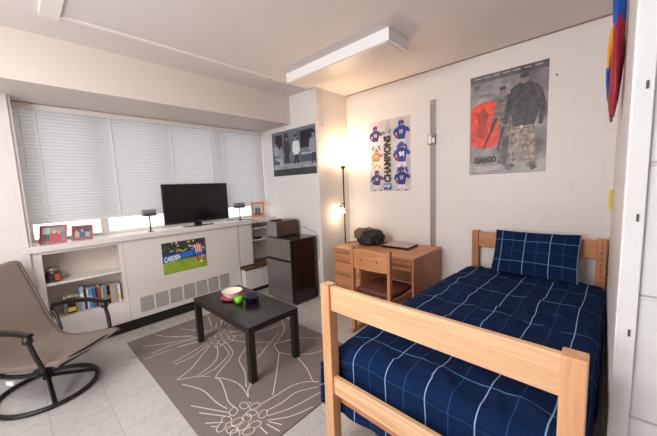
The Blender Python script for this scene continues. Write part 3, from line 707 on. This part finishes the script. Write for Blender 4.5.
MB().box(X0+.404, X1-.036, Y0+.012, Y0+.030, .600, .642, b=.003).build('apron', M['desk_x'], dk)
MB().box(X0+.40, X0+.72, Y1-.03, Y1-.012, .25, ZD-.032).build('back_panel', M['desk_z'], dk)

# desk chair
CX_, CY_ = -1.565, 2.42; cr = math.radians(-1)
ch = thing('desk_chair', 'light oak desk chair with maroon seat pushed into the desk', 'chair', (CX_, CY_, 0), cr)
def lc_(name, g, m, p=ch): return g.build(name, m, p, world=False)
for x in (-.225, .195):
    lc_('back_post', MB().box(x, x+.032, -.235, -.19, .03, .872, b=.006), M['desk_z'])
    lc_('front_leg', MB().box(x, x+.032, .19, .232, .03, .40, b=.005), M['desk_z'])
    lc_('runner', MB().box(x-.003, x+.035, -.27, .25, .0, .034, b=.006), M['desk_y'])
    lc_('side_rail', MB().box(x+.004, x+.028, -.192, .192, .345, .405, b=.004), M['desk_y'])
g = MB()
def bkrest(u, v, off): return (-.195+u*.39, -.206-.028*(1-(2*u-1)**2)*-1*0-.03*math.sin(math.pi*u)*1+off, .668+v*(.182+.012*math.sin(math.pi*u)))
rings = []
for i in range(17):
    u = i/16; y = -.212-.022*math.sin(math.pi*u); z0 = .665; z1 = .845+.014*math.sin(math.pi*u)
    x = -.197+u*.394
    rings.append([Vector((x, y-.008, z0)), Vector((x, y+.008, z0)), Vector((x, y+.008, z1)), Vector((x, y-.008, z1))])
g.ring_loft(rings, 0, True, False)
for xx in (-.09, .09):
    yy = -.212-.022*math.sin(math.pi*(xx+.197)/.394)-.010
    g.box(xx-.007, xx+.007, yy-.001, yy+.004, .752, .766, 1)
lc_('backrest', g, [M['desk_x'], M['oak_dark']])
lc_('seat', MB().box(-.205, .205, -.185, .235, .405, .452, b=.015), M['seat_red'])

# things on the desk
bp = thing('backpack', 'black and olive backpack slumped on the left of the desk', 'backpack', (-2.11, 2.93, ZD))
def blob(c, sx, sy, sz, seed, amt=.12, n=26, flatb=True):
    rings = []
    for i in range(1, n):
        ph = math.pi*i/n; ring = []
        for j in range(n*2):
            th = 2*math.pi*j/(n*2)
            d_ = Vector((math.sin(ph)*math.cos(th), math.sin(ph)*math.sin(th), -math.cos(ph)))
            k = 1+amt*noise.noise(d_*1.8+Vector((seed, 0, 0)))+amt*.5*noise.noise(d_*4.5+Vector((0, seed, 0)))
            e = .72
            p_ = Vector((math.copysign(abs(d_.x)**e, d_.x)*sx, math.copysign(abs(d_.y)**e, d_.y)*sy, math.copysign(abs(d_.z)**e, d_.z)*sz))*k
            z = max(p_.z+c[2], ZD+.001) if flatb else p_.z+c[2]
            ring.append(Vector((p_.x+c[0], p_.y+c[1], z)))
        rings.append(ring)
    return rings
MB().ring_loft(blob((-2.09, 2.95, ZD+.085), .175, .125, .095, 3.1, .22), 0).build('main_bag', M['pack'], bp)
MB().ring_loft(blob((-2.175, 2.915, ZD+.120), .085, .10, .075, 7.7, .18), 0).build('top_pocket', M['pack_camo'], bp)
MB().ring_loft(blob((-2.06, 2.86, ZD+.06), .10, .07, .055, 5.2, .14), 0).build('front_pocket', M['pack'], bp)
MB().tube([(-1.96, 2.90, ZD+.03), (-1.90, 2.88, ZD+.025), (-1.86, 2.93, ZD+.045), (-1.88, 2.99, ZD+.03)], .014, n=8, flat_=.5).build('strap', M['pack'], bp)
MB().tube([(-2.24, 2.87, ZD+.03), (-2.30, 2.84, ZD+.016), (-2.335, 2.80, ZD+.013)], .010, n=8, flat_=.6).build('strap', M['pack'], bp)
MB().tube([(-2.14, 2.96, ZD+.185), (-2.10, 2.955, ZD+.205), (-2.05, 2.96, ZD+.182)], .007, n=8).build('grab_handle', M['pack'], bp)
lp = thing('laptop', 'closed laptop with pale lid and black edge on the desk', 'laptop', (-1.70, 2.99, ZD), math.radians(0))
lm = Matrix.Translation((-1.70, 2.985, ZD)) @ Matrix.Rotation(math.radians(2), 4, 'Z')
MB().box(-.17, .17, -.125, .125, .0015, .016, 0, lm, b=.005).build('base', M['black_plastic'], lp)
MB().box(-.17, .17, -.125, .125, .016, .024, 0, lm, b=.004).build('lid_edge', M['black_plastic'], lp)
MB().box(-.158, .158, -.113, .113, .0235, .0255, 0, lm, b=.001).build('lid', mat('pale_silver_lid', 'b9aa9f', .35, namt=.04), lp)

# ------------------------------------------------------------------ torchiere lamp
LX, LY = -2.545, 3.02
fl = thing('floor_lamp', 'slim bronze floor lamp with glowing uplight bowl and small reading shade', 'lamp', (LX, LY, 0))
MB().lathe([(0, 0), (.11, 0), (.11, .012), (.02, .03), (0, .03)], (LX, LY, 0)).build('base', M['bronze'], fl)
MB().tube([(LX, LY, .02), (LX, LY, 1.70)], .009, n=10).build('pole', M['bronze'], fl)
for z in (.74, 1.21): MB().lathe([(.009, -.012), (.014, -.008), (.014, .008), (.009, .012)], (LX, LY, z), n=14).build('collar', M['bronze'], fl)
MB().lathe([(.012, 1.685), (.02, 1.69), (.032, 1.715), (.036, 1.73)], (LX, LY, 0)).build('bowl_holder', M['bronze'], fl)
MB().lathe([(.034, 1.726), (.075, 1.755), (.10, 1.80), (.098, 1.80), (.072, 1.76), (.030, 1.732)], (LX, LY, 0)).build('bowl_shade', M['glow'], fl)
# reading arm
MB().tube([(LX, LY, 1.20), (LX-.012, LY-.02, 1.235), (LX-.022, LY-.04, 1.215)], .006, n=8).build('reading_arm', M['bronze'], fl)
MB().lathe([(.012, .028), (.022, .018), (.024, 0)], (LX-.024, LY-.045, 1.175), n=16).build('socket', M['bronze'], fl)
MB().lathe([(.024, 0), (.042, -.025), (.055, -.07), (.054, -.075), (.030, -.08), (0, -.08)], (LX-.024, LY-.045, 1.178), n=22).build('reading_shade', M['glow_hot'], fl)

# ------------------------------------------------------------------ hanging cloth by the right wall
kt = thing('hanging_banner', 'folded red, blue and yellow satin banner hanging on the right wall', 'banner', (.0, 2.4, 1.76))
def strip_(zs, cxs, ws, yc, dy, mi, seed):
    rings = []
    for z, cx, w_ in zip(zs, cxs, ws):
        ring = []
        for j in range(20):
            a = 2*math.pi*j/20
            k = 1+.18*math.sin(3*a+z*9+seed)
            ring.append(Vector((cx+w_*math.cos(a)*k, yc+dy*min(1, w_/.02)*math.sin(a)*k, z)))
        rings.append(ring)
    return rings
def interp(tab, z):
    for (z0, v0), (z1, v1) in zip(tab, tab[1:]):
        if z0 <= z <= z1: return v0+(v1-v0)*(z-z0)/(z1-z0)
    return tab[-1][1] if z > tab[-1][0] else tab[0][1]
def clothpiece(z0, z1, ctab, wtab, yc, dy, m, seed, name):
    n = 26; zs = [z0+(z1-z0)*i/n for i in range(n+1)]
    r = strip_(zs, [interp(ctab, z) for z in zs], [interp(wtab, z) for z in zs], yc, dy, 0, seed)
    MB().ring_loft(r, 0).build(name, m, kt)
clothpiece(2.22, 2.60, [(2.22, .020), (2.6, .018)], [(2.22, .012), (2.30, .026), (2.6, .028)], 2.40, .10, M['cloth_blue'], 0, 'blue_panel')
clothpiece(1.80, 2.33, [(1.80, .018), (2.0, .020), (2.33, .026)], [(1.80, .010), (1.9, .021), (2.1, .027), (2.25, .022), (2.33, .006)], 2.36, .12, M['cloth_red'], 1, 'red_panel')
clothpiece(2.05, 2.30, [(2.05, -.010), (2.3, -.004)], [(2.05, .006), (2.15, .012), (2.3, .006)], 2.42, .06, M['cloth_yellow'], 2, 'yellow_panel')
clothpiece(1.90, 2.08, [(1.90, -.004), (2.08, -.012)], [(1.90, .006), (2.0, .011), (2.08, .008)], 2.42, .06, M['cloth_blue'], 3, 'blue_edge')
clothpiece(1.77, 1.92, [(1.77, .014), (1.92, .004)], [(1.77, .005), (1.85, .012), (1.92, .012)], 2.40, .07, M['cloth_pink'], 4, 'rose_tail')
yn = MB(); yn.box(.036, .0549, 3.10, 3.16, 1.205, 1.355, b=.004)
tag(yn.build('yellow_tag', M['yellow']), 'narrow yellow tag stuck near the corner above the headboard', 'tag')
nl = MB(); nl.lathe([(0, 0), (.007, 0), (.007, .004), (0, .006)], (0, 0, 0), n=10, mtx=Matrix.Translation((-.332, YB-.001, 2.332)) @ Matrix.Rotation(math.radians(90), 4, 'X'))
tag(nl.build('wall_nail', M['bronze']), 'small dark nail in the wall right of the film poster', 'nail')

# ------------------------------------------------------------------ sling rocking chair
SC_, SA = Vector((-3.03, .025, 0)), math.radians(37)
rc = thing('lounge_chair', 'taupe sling swivel lounge chair with black arms and round ring base', 'chair', SC_, SA)
def rl(name, g, m, p=rc, **k): return g.build(name, m, p, world=False, **k)
def smooth(P, n=8):
    P = [Vector(p) for p in P]; Q = []
    for i in range(len(P)-1):
        p0 = P[max(i-1, 0)]; p1 = P[i]; p2 = P[i+1]; p3 = P[min(i+2, len(P)-1)]
        for k in range(n):
            t_ = k/n; Q.append(.5*((2*p1)+(-p0+p2)*t_+(2*p0-5*p1+4*p2-p3)*t_*t_+(-p0+3*p1-3*p2+p3)*t_**3))
    Q.append(P[-1]); return Q
prof = smooth([(.41, 0, .375), (.36, 0, .385), (.15, 0, .345), (-.03, 0, .325), (-.135, 0, .36), (-.215, 0, .485), (-.32, 0, .72), (-.405, 0, .905), (-.43, 0, .95), (-.455, 0, .96)], 6)
W_ = .245
def sl(u, v):
    i = v*(len(prof)-1); a = prof[int(i)]; b_ = prof[min(int(i)+1, len(prof)-1)]; p_ = a.lerp(b_, i-int(i))
    sag = -.018*(1-(2*u-1)**2)
    top = max(0, (v-.86)/.14); wd = W_*(1-.20*top**2)
    return (p_.x+sag*.4, (u*2-1)*wd, p_.z+sag)
rl('sling', MB().grid(sl, 16, len(prof)-1), M['sling'], solid=.008)
for sg in (-1, 1):
    e = [sl(0 if sg < 0 else 1, k/(len(prof)-1)) for k in range(len(prof))]
    rl('side_tube', MB().tube([(p[0], p[1], p[2]-.012) for p in e], .011, n=8), M['sling_edge'])
    y = sg*.285
    A = smooth([(-.135, y*.9, .35), (-.20, y, .47), (-.235, y, .515), (-.205, y, .556), (-.05, y, .585), (.12, y, .600), (.26, y, .588)], 6)
    arm = rl('arm', MB().tube(A, .013, n=10), M['black_metal'])
    pad = smooth([(-.21, y, .568), (-.05, y, .597), (.12, y, .613), (.29, y, .594)], 6)
    rl('arm_pad', MB().tube(pad, .021, n=10, flat_=.55), M['black_plastic'], arm)
    rl('arm_post', MB().tube(smooth([(.265, y, .58), (.27, y, .54), (.295, y*.97, .44), (.30, y*.9, .345), (.20, y*.75, .30)], 6), .014, n=10), M['black_metal'], arm)
    rl('arm_joint', MB().lathe([(0, -.02), (.026, -.018), (.028, .0), (.018, .028), (0, .03)], (.262, y, .562), n=14), M['black_metal'], arm)
rl('front_bar', MB().tube([(.385, -.235, .365), (.385, .235, .365)], .011, n=8), M['black_metal'])
rl('seat_bar', MB().tube([(.20, -.23, .30), (.20, .23, .30)], .013, n=8), M['black_metal'])
rl('seat_bar', MB().tube([(-.10, -.25, .30), (-.10, .25, .30)], .013, n=8), M['black_metal'])
rl('spring_plate', MB().box(-.15, .26, -.12, .12, .262, .290, b=.01), M['black_metal'])
rl('swivel_housing', MB().lathe([(0, .10), (.03, .10), (.032, .2), (.06, .215), (.065, .265), (0, .268)], n=20), M['black_metal'])
ring = [(0+.292*math.cos(2*math.pi*k/48), .292*math.sin(2*math.pi*k/48), .017) for k in range(48)]
rl('ring_base', MB().tube(ring, .017, n=8, closed=True, flat_=.9), M['black_metal'])
for a0 in (.93, -.60):
    c0, s0 = math.cos(a0), math.sin(a0)
    rl('base_arm', MB().tube(smooth([(-.02*c0, -.02*s0, .115), (.03*c0, .03*s0, .110), (.14*c0, .14*s0, .075), (.295*c0, .295*s0, .022)], 5), .015, n=8), M['black_metal'])
for y in (-.25, .25): rl('seat_frame', MB().tube(smooth([(-.20, y, .30), (-.05, y*.96, .272), (.12, y*.94, .275), (.27, y*.98, .31)], 6), .015, n=8), M['black_metal'])
rl('care_tag', MB().box(.03, .085, -.272, -.266, .235, .26), M['white'])

# ------------------------------------------------------------------ posters
class Poster:
    def __init__(s, name, label, O, U, V, w, h, base, cat='poster'):
        s.O = Vector(O); s.U = Vector(U); s.V = Vector(V); s.N = s.U.cross(s.V); s.w, s.h = w, h
        s.t = thing(name, label, cat, tuple(s.O+s.U*w/2))
        s.g = MB(); s.mats = [base]; s.k = 0
        a = s.O+s.N*.0005
        for n_ in (0,):
            q = [s.P(0, 0, 0), s.P(1, 0, 0), s.P(1, 1, 0), s.P(0, 1, 0)]
            b0 = [p-s.N*.0017 for p in q]
            s.g.add(q+b0, [(0, 1, 2, 3), (7, 6, 5, 4), (0, 4, 5, 1), (1, 5, 6, 2), (2, 6, 7, 3), (3, 7, 4, 0)], 0)
    def P(s, u, v, layer): return s.O+s.U*(u*s.w)+s.V*(v*s.h)+s.N*(.0018+layer*.00007)
    def poly(s, pts, c, layer=None):
        s.k += 1
        m = flat(c) if isinstance(c, str) else c
        if m not in s.mats: s.mats.append(m)
        s.g.poly([s.P(min(max(u, .004), .996), min(max(v, .004), .996), s.k if layer is None else layer) for u, v in pts], s.mats.index(m))
    def rect(s, u0, u1, v0, v1, c): s.poly([(u0, v0), (u1, v0), (u1, v1), (u0, v1)], c)
    def ell(s, u, v, ru, rv, c, n=24, rot=0):
        s.poly([(u+ru*math.cos(2*math.pi*i/n), v+rv*math.sin(2*math.pi*i/n)) for i in range(n)], c)
    def limb(s, a, b, wa, wb, c):
        asp = s.w/s.h; A = Vector((a[0]*asp, a[1])); B = Vector((b[0]*asp, b[1])); d_ = (B-A).normalized(); n_ = Vector((-d_.y, d_.x))
        pts = [A+n_*wa, A-n_*wa, B-n_*wb, B+n_*wb]
        s.poly([(p.x/asp, p.y) for p in pts], c)
    def done(s, part='print'): return s.g.build(part, s.mats, s.t)

# film poster -------------------------------------------------------
p = Poster('film_poster', 'grey film poster with a large orange-red disc and two standing figures', (-1.026, YB, 1.522), (1, 0, 0), (0, 0, 1), .640, .962, noisy('poster_grey_mist', '55535a', 'a5a2a3', 6))
dk_ = noisy('poster_dark_mist', '39383b', '6a686a', 5)
p.rect(0, 1, .93, 1, dk_); p.rect(.58, 1, .55, .93, noisy('poster_mid_mist', '4a494c', '88868a', 4))
p.rect(0, 1, 0, .11, noisy('poster_ground', '8b8888', 'aeabaa', 6))
R0, AS = .225/.962, .962/.640
red = noisy('poster_red_disc', 'cc200f', 'ee4f28', 16)
n = 40; disc = [(max(.012, .235+R0*AS*math.cos(2*math.pi*i/n)), .50+R0*math.sin(2*math.pi*i/n)) for i in range(n)]
p.poly(disc, red)
dr_ = noisy('poster_dark_red', '7a1c12', 'c43018', 9)  # darker red print within the disc
p.poly([(.10, .62), (.20, .66), (.27, .60), (.24, .50), (.27, .42), (.18, .36), (.10, .40), (.13, .50)], dr_)
d1_, d2_, d3_, sk_ = noisy('figure_coat', '1a191c', '4a484b', 22), noisy('figure_coat_b', '37302f', '8d837d', 24), noisy('figure_trousers', '574841', 'b3a398', 26), flat('8a7468')
# rear figure (left)
p.limb((.50, .42), (.44, .10), .050, .030, d2_); p.limb((.53, .42), (.50, .08), .045, .028, dk_)
p.poly([(.40, .72), (.50, .76), (.60, .72), (.60, .38), (.42, .36), (.40, .55)], d2_)
p.limb((.41, .70), (.34, .52), .024, .018, d2_); p.limb((.34, .52), (.31, .42), .018, .012, d1_)
p.limb((.38, .55), (.20, .26), .010, .007, flat('1a1718')); p.limb((.47, .46), (.40, .24), .010, .007, flat('1a1718'))
p.ell(.45, .80, .042, .035, sk_); p.ell(.45, .83, .046, .018, d1_)
# front figure (right)
p.limb((.66, .44), (.57, .06), .065, .036, d3_); p.limb((.76, .44), (.83, .05), .065, .036, d3_)
p.limb((.58, .10), (.53, .035), .034, .026, d2_); p.limb((.83, .09), (.87, .03), .034, .026, d2_)
p.poly([(.55, .80), (.66, .845), (.78, .845), (.90, .79), (.93, .62), (.86, .46), (.82, .42), (.60, .42), (.56, .60)], d1_)
p.limb((.57, .76), (.52, .60), .032, .026, d1_); p.limb((.52, .60), (.49, .48), .024, .016, d1_)
p.limb((.88, .76), (.95, .60), .034, .026, d1_); p.limb((.95, .60), (.92, .44), .026, .016, d1_)
p.rect(.60, .84, .425, .445, flat('8d857e')); p.ell(.70, .435, .022, .017, flat('c9c4be'))
p.ell(.72, .875, .050, .045, sk_); p.ell(.72, .905, .056, .024, d1_)
for k in range(7): p.rect(.06+.13*k, .06+.13*k+.09, .968, .976, flat('b5b2b2'))
p.rect(.12, .34, .795, .801, flat('3a3a3c')); p.rect(.10, .36, .780, .785, flat('3a3a3c'))
for z_, a, b_ in ((.072, .06, .44), (.058, .09, .40), (.044, .06, .44), (.03, .1, .3)): p.rect(a, b_, z_, z_+.005, flat('d8d6d4'))
p.done()
lettering('title_lettering', 'DJANGO', p.P(.075, .105, p.k+8), p.U, p.V, .295*.64*1.0+.01, .075*.962, flat('0a0909'), p.t, bold=.055)

# football champions poster ------------------------------------------
p = Poster('sports_poster', 'pale football champions poster with six players and vertical lettering', (-2.278, YB, 1.374), (1, 0, 0), (0, 0, 1), .588, .885, noisy('poster_pale', 'b5afb3', 'cac3c6', 5))
def player(u, v, s_, jersey, pants, lean=0, num=None, arm=1):
    sk = '7c523c'; dark = noisy('kit_'+jersey, jersey, '15163a', 30, lo=.3, hi=.9)
    for sg, fx in ((-1, -.075), (1, .10)):
        p.limb((u+sg*.035*s_, v-.08*s_), (u+fx*s_*.8, v-.155*s_), .026*s_, .019*s_, pants)
        p.limb((u+fx*s_*.8, v-.15*s_), (u+fx*s_*1.15+lean, v-.215*s_), .015*s_, .010*s_, jersey)
    p.poly([(u-.105*s_, v+.05*s_), (u-.05*s_, v+.078*s_), (u+.055*s_, v+.078*s_), (u+.115*s_, v+.045*s_), (u+.07*s_, v-.095*s_), (u-.065*s_, v-.095*s_)], dark)
    p.rect(u-.065*s_, u+.068*s_, v-.100*s_, v-.088*s_, 'd8d4dc')
    p.limb((u-.095*s_, v+.045*s_), (u-.155*s_, v-.015*s_), .024*s_, .017*s_, dark); p.limb((u-.155*s_, v-.01*s_), (u-.09*s_, v-.055*s_), .013*s_, .010*s_, sk)
    p.limb((u+.10*s_, v+.04*s_), (u+.17*s_, v-.005*s_), .024*s_, .017*s_, dark); p.limb((u+.17*s_, v-.005*s_), (u+.20*s_, v+.045*s_), .013*s_, .010*s_, sk)
    p.ell(u-.09*s_, v-.055*s_, .04*s_, .018*s_, '70402a')
    p.rect(u-.035*s_, u-.008*s_, v-.02*s_, v+.03*s_, 'b9b9cc'); p.rect(u+.008*s_, u+.035*s_, v-.02*s_, v+.03*s_, 'b9b9cc')
    p.ell(u, v+.108*s_, .062*s_, .040*s_, jersey); p.ell(u+.022*s_, v+.098*s_, .034*s_, .022*s_, '5d4032'); p.rect(u-.01*s_, u+.06*s_, v+.083*s_, v+.089*s_, 'c8c8cc'); p.rect(u-.012*s_, u+.012*s_, v+.13*s_, v+.146*s_, 'c23038')
p.poly([(.05, .38), (.24, .36), (.30, .52), (.22, .58), (.06, .55)], 'e2936a')
player(.17, .80, .95, '3b2c78', 'b9b6c4'); player(.19, .50, .80, 'd9632c', 'e8e2de'); player(.19, .17, .95, '4a3b7d', 'cfcbd6')
player(.80, .80, 1.1, '1b3fa0', 'c9c8d2'); player(.80, .50, 1.15, '1f47ac', 'd6d3da'); player(.80, .18, 1.05, '20308a', 'd8d2d8')
# silver trophy above the word
p.poly([(.38, .80), (.54, .80), (.50, .84), (.49, .90), (.43, .90), (.42, .84)], 'a3a0a6'); p.ell(.46, .93, .05, .032, 'b9b6bc')
p.poly([(.36, .845), (.40, .85), (.42, .80), (.39, .79)], '66636b'); p.poly([(.53, .80), (.57, .86), (.55, .87), (.50, .81)], '66636b')
p.rect(.37, .56, .02, .108, '24489c')
p.done()
lettering('champions_lettering', 'CHAMPIONS', p.P(.555, .125, p.k+8), p.V, -p.U, .655*.885, .175*.588, flat('141318'), p.t, bold=.05)
lettering('logo_lettering', 'ny', p.P(.385, .036, p.k+8), p.U, p.V, .16*.588, .058*.885, flat('eef0f4'), p.t, bold=.02)
lettering('jersey_number', '91', p.P(.745, .470, p.k+8), p.U, p.V, .12*.588, .070*.885, flat('f0f0f4'), p.t, bold=.02)

# black and white band poster -----------------------------------------
p = Poster('photo_poster', 'large blue-grey monochrome poster of people on a street above the refrigerator', (-3.592, YP, 1.637), (1, 0, 0), (0, 0, 1), .912, .622, noisy('poster_steel', '4f525c', '83868f', 3))
p.rect(0, 1, 0, .15, noisy('poster_asphalt', '2a2c2f', '3d4042', 5)); p.rect(0, 1, .15, .27, noisy('poster_pavement', '7b808c', '9fa4ae', 7)); p.rect(0, 1, .27, .31, '4c505c')
p.rect(.09, .26, .62, .93, '26272d'); p.rect(.30, .40, .31, .95, '3a3c44'); p.rect(.68, .95, .56, .92, '1c1d22'); p.rect(.66, .97, .50, .56, '6d717c')
p.rect(.42, .60, .60, .95, '6a6e79'); p.rect(.60, .66, .31, .98, '585b66'); p.rect(0, 1, .95, 1, '6f737f')
def man(u, v, c1, c2, s_=1, sit=False):
    p.limb((u-.015, v-.12*s_), (u-.03, v-.34*s_), .035*s_, .025*s_, c2); p.limb((u+.015, v-.12*s_), (u+.035, v-.34*s_), .035*s_, .025*s_, c2)
    p.poly([(u-.045*s_, v+.13*s_), (u+.045*s_, v+.13*s_), (u+.055*s_, v-.15*s_), (u-.055*s_, v-.15*s_)], c1)
    p.limb((u-.045*s_, v+.11*s_), (u-.07*s_, v-.10*s_), .030*s_, .022*s_, c1); p.limb((u+.045*s_, v+.11*s_), (u+.07*s_, v-.10*s_), .030*s_, .022*s_, c1)
    p.ell(u, v+.20*s_, .024*s_, .052*s_, '8d8a8c'); p.ell(u, v+.23*s_, .026*s_, .030*s_, '1d1d22')
man(.10, .58, '9a9ea8', '5a5e6a', .8); man(.22, .50, '888c97', 'c4c6cc', .8); man(.37, .62, '33353e', '2a2c34', 1.0); man(.58, .60, 'd9dbe0', '2b2d36', 1.05); man(.95, .60, '8f929c', '363842', 1.1)
p.limb((.70, .44), (.92, .42), .03, .03, 'a6a9b2'); p.limb((.08, .40), (.26, .33), .03, .04, 'a3a6b0'); p.rect(.68, .92, .31, .42, '4b4f5a')
p.done()

# soccer poster on the cabinet -----------------------------------------
p = Poster('soccer_poster', 'green and blue soccer match poster taped to the white cabinet', (-3.6399, 1.073, .524), (0, 1, 0), (0, 0, 1), .505, .366, noisy('poster_crowd', '1b2a2c', '3c4a44', 30), 'poster')
p.rect(0, 1, 0, .40, noisy('poster_grass', '7d9a2c', '9cb53c', 10))
p.poly([(0, .36), (1, .50), (1, .66), (0, .60)], '1e58ae'); p.poly([(.42, .44), (.68, .47), (.68, .62), (.42, .60)], '2a6fd0')
random.seed(3)
for k in range(34):
    u, v = random.uniform(.02, .98), random.uniform(.66, .97)
    p.ell(u, v, random.uniform(.012, .03), random.uniform(.02, .04), random.choice(['2f8a78', '1f5d7a', 'b8382f', 'c9b04a', 'c49a80', '46604a', '23323a', 'd8c8b8']), 10)
p.limb((.34, .74), (.44, .66), .03, .025, '9db33a'); p.limb((.44, .66), (.54, .72), .025, .02, '9db33a')
# striped player
p.limb((.58, .82), (.74, .74), .024, .03, 'd8a48c'); p.limb((.90, .70), (.97, .62), .03, .02, 'c98a70')
p.poly([(.72, .82), (.88, .80), (.90, .52), (.74, .52)], 'ead9d6')
for k in range(3): p.poly([(.745+.05*k, .815), (.77+.05*k, .812), (.785+.05*k, .52), (.76+.05*k, .52)], 'd44b52')
p.poly([(.73, .52), (.91, .54), (.90, .40), (.80, .42), (.73, .38)], '2d66b8')
p.limb((.77, .40), (.80, .22), .045, .03, 'c03038'); p.limb((.88, .42), (.94, .36), .045, .03, 'c98a70'); p.limb((.94, .36), (.93, .22), .03, .025, 'c03038')
p.ell(.80, .87, .03, .045, 'b98068'); p.ell(.80, .90, .032, .028, '2a1c16'); p.ell(.86, .22, .026, .036, 'f0f0f0')
p.done()
lettering('banner_lettering', 'CARDISA', p.P(.03, .385, p.k+8), (p.U+p.V*.10).normalized(), p.V, .36*.505, .16*.366, flat('eef2f6'), p.t, bold=.03)

# ------------------------------------------------------------------ camera
yaw, pitch, roll, F_ = math.radians(43.31), math.radians(6.23), math.radians(-2.30), 292.45
Fw = Vector((-math.sin(yaw)*math.cos(pitch), math.cos(yaw)*math.cos(pitch), -math.sin(pitch))); Rt = Vector((math.cos(yaw), math.sin(yaw), 0)); Up = Rt.cross(Fw)
R2 = Rt*math.cos(roll)+Up*math.sin(roll); U2 = -Rt*math.sin(roll)+Up*math.cos(roll)
cam = bpy.data.cameras.new('camera'); co = bpy.data.objects.new('camera', cam); COL.objects.link(co)
co.matrix_world = Matrix(((R2.x, U2.x, -Fw.x, 0), (R2.y, U2.y, -Fw.y, 0), (R2.z, U2.z, -Fw.z, 1.468), (0, 0, 0, 1)))
cam.sensor_width = 36; cam.lens = F_/657*36; cam.clip_start = .02; SC.camera = co

# ------------------------------------------------------------------ light
wd = bpy.data.worlds.new('world'); SC.world = wd; wd.use_nodes = True
wn = wd.node_tree; bg = wn.nodes['Background']
sky = wn.nodes.new('ShaderNodeTexSky'); sky.sky_type = 'HOSEK_WILKIE'; sky.turbidity = 8; sky.sun_direction = (.5, .5, .7)
mxs = wn.nodes.new('ShaderNodeMix'); mxs.data_type = 'RGBA'; mxs.inputs[0].default_value = .85; mxs.inputs[7].default_value = (1, .985, .965, 1)
wn.links.new(sky.outputs[0], mxs.inputs[6]); wn.links.new(mxs.outputs[2], bg.inputs[0]); bg.inputs[1].default_value = 2.6
def light(name, kind, loc, e, color, size=None, target=None, sy=None, rad=None):
    l = bpy.data.lights.new(name, kind); l.energy = e; l.color = color
    if kind == 'AREA':
        l.size = size
        if sy: l.shape = 'RECTANGLE'; l.size_y = sy
    elif rad: l.shadow_soft_size = rad
    o = bpy.data.objects.new(name, l); COL.objects.link(o); o.location = loc
    if target: o.rotation_euler = (Vector(target)-Vector(loc)).to_track_quat('-Z', 'Y').to_euler()
    return o
light('torchiere_bulb', 'POINT', (LX, LY, 1.86), 14, (1, .68, .40), rad=.05)
light('reading_bulb', 'POINT', (LX-.024, LY-.08, 1.05), 1.6, (1, .68, .40), rad=.09)
light('overhead_fill', 'AREA', (-1.5, -.9, 2.62), 95, (1, .96, .92), 1.6, (-1.4, .9, .6), 1.0)  # added soft fill high behind the camera, not an actual fixture
light('bounce_fill', 'AREA', (-1.5, -1.7, 1.2), 60, (.99, .98, 1.0), 1.3, (-1.7, 1.6, 2.5), 1.3)  # unseen panel added low behind the camera, aimed up to brighten the ceiling
SC.view_settings.view_transform = 'Standard'; SC.view_settings.look = 'None'; SC.view_settings.exposure = 0.0
SC.cycles.max_bounces = 8; SC.cycles.diffuse_bounces = 4
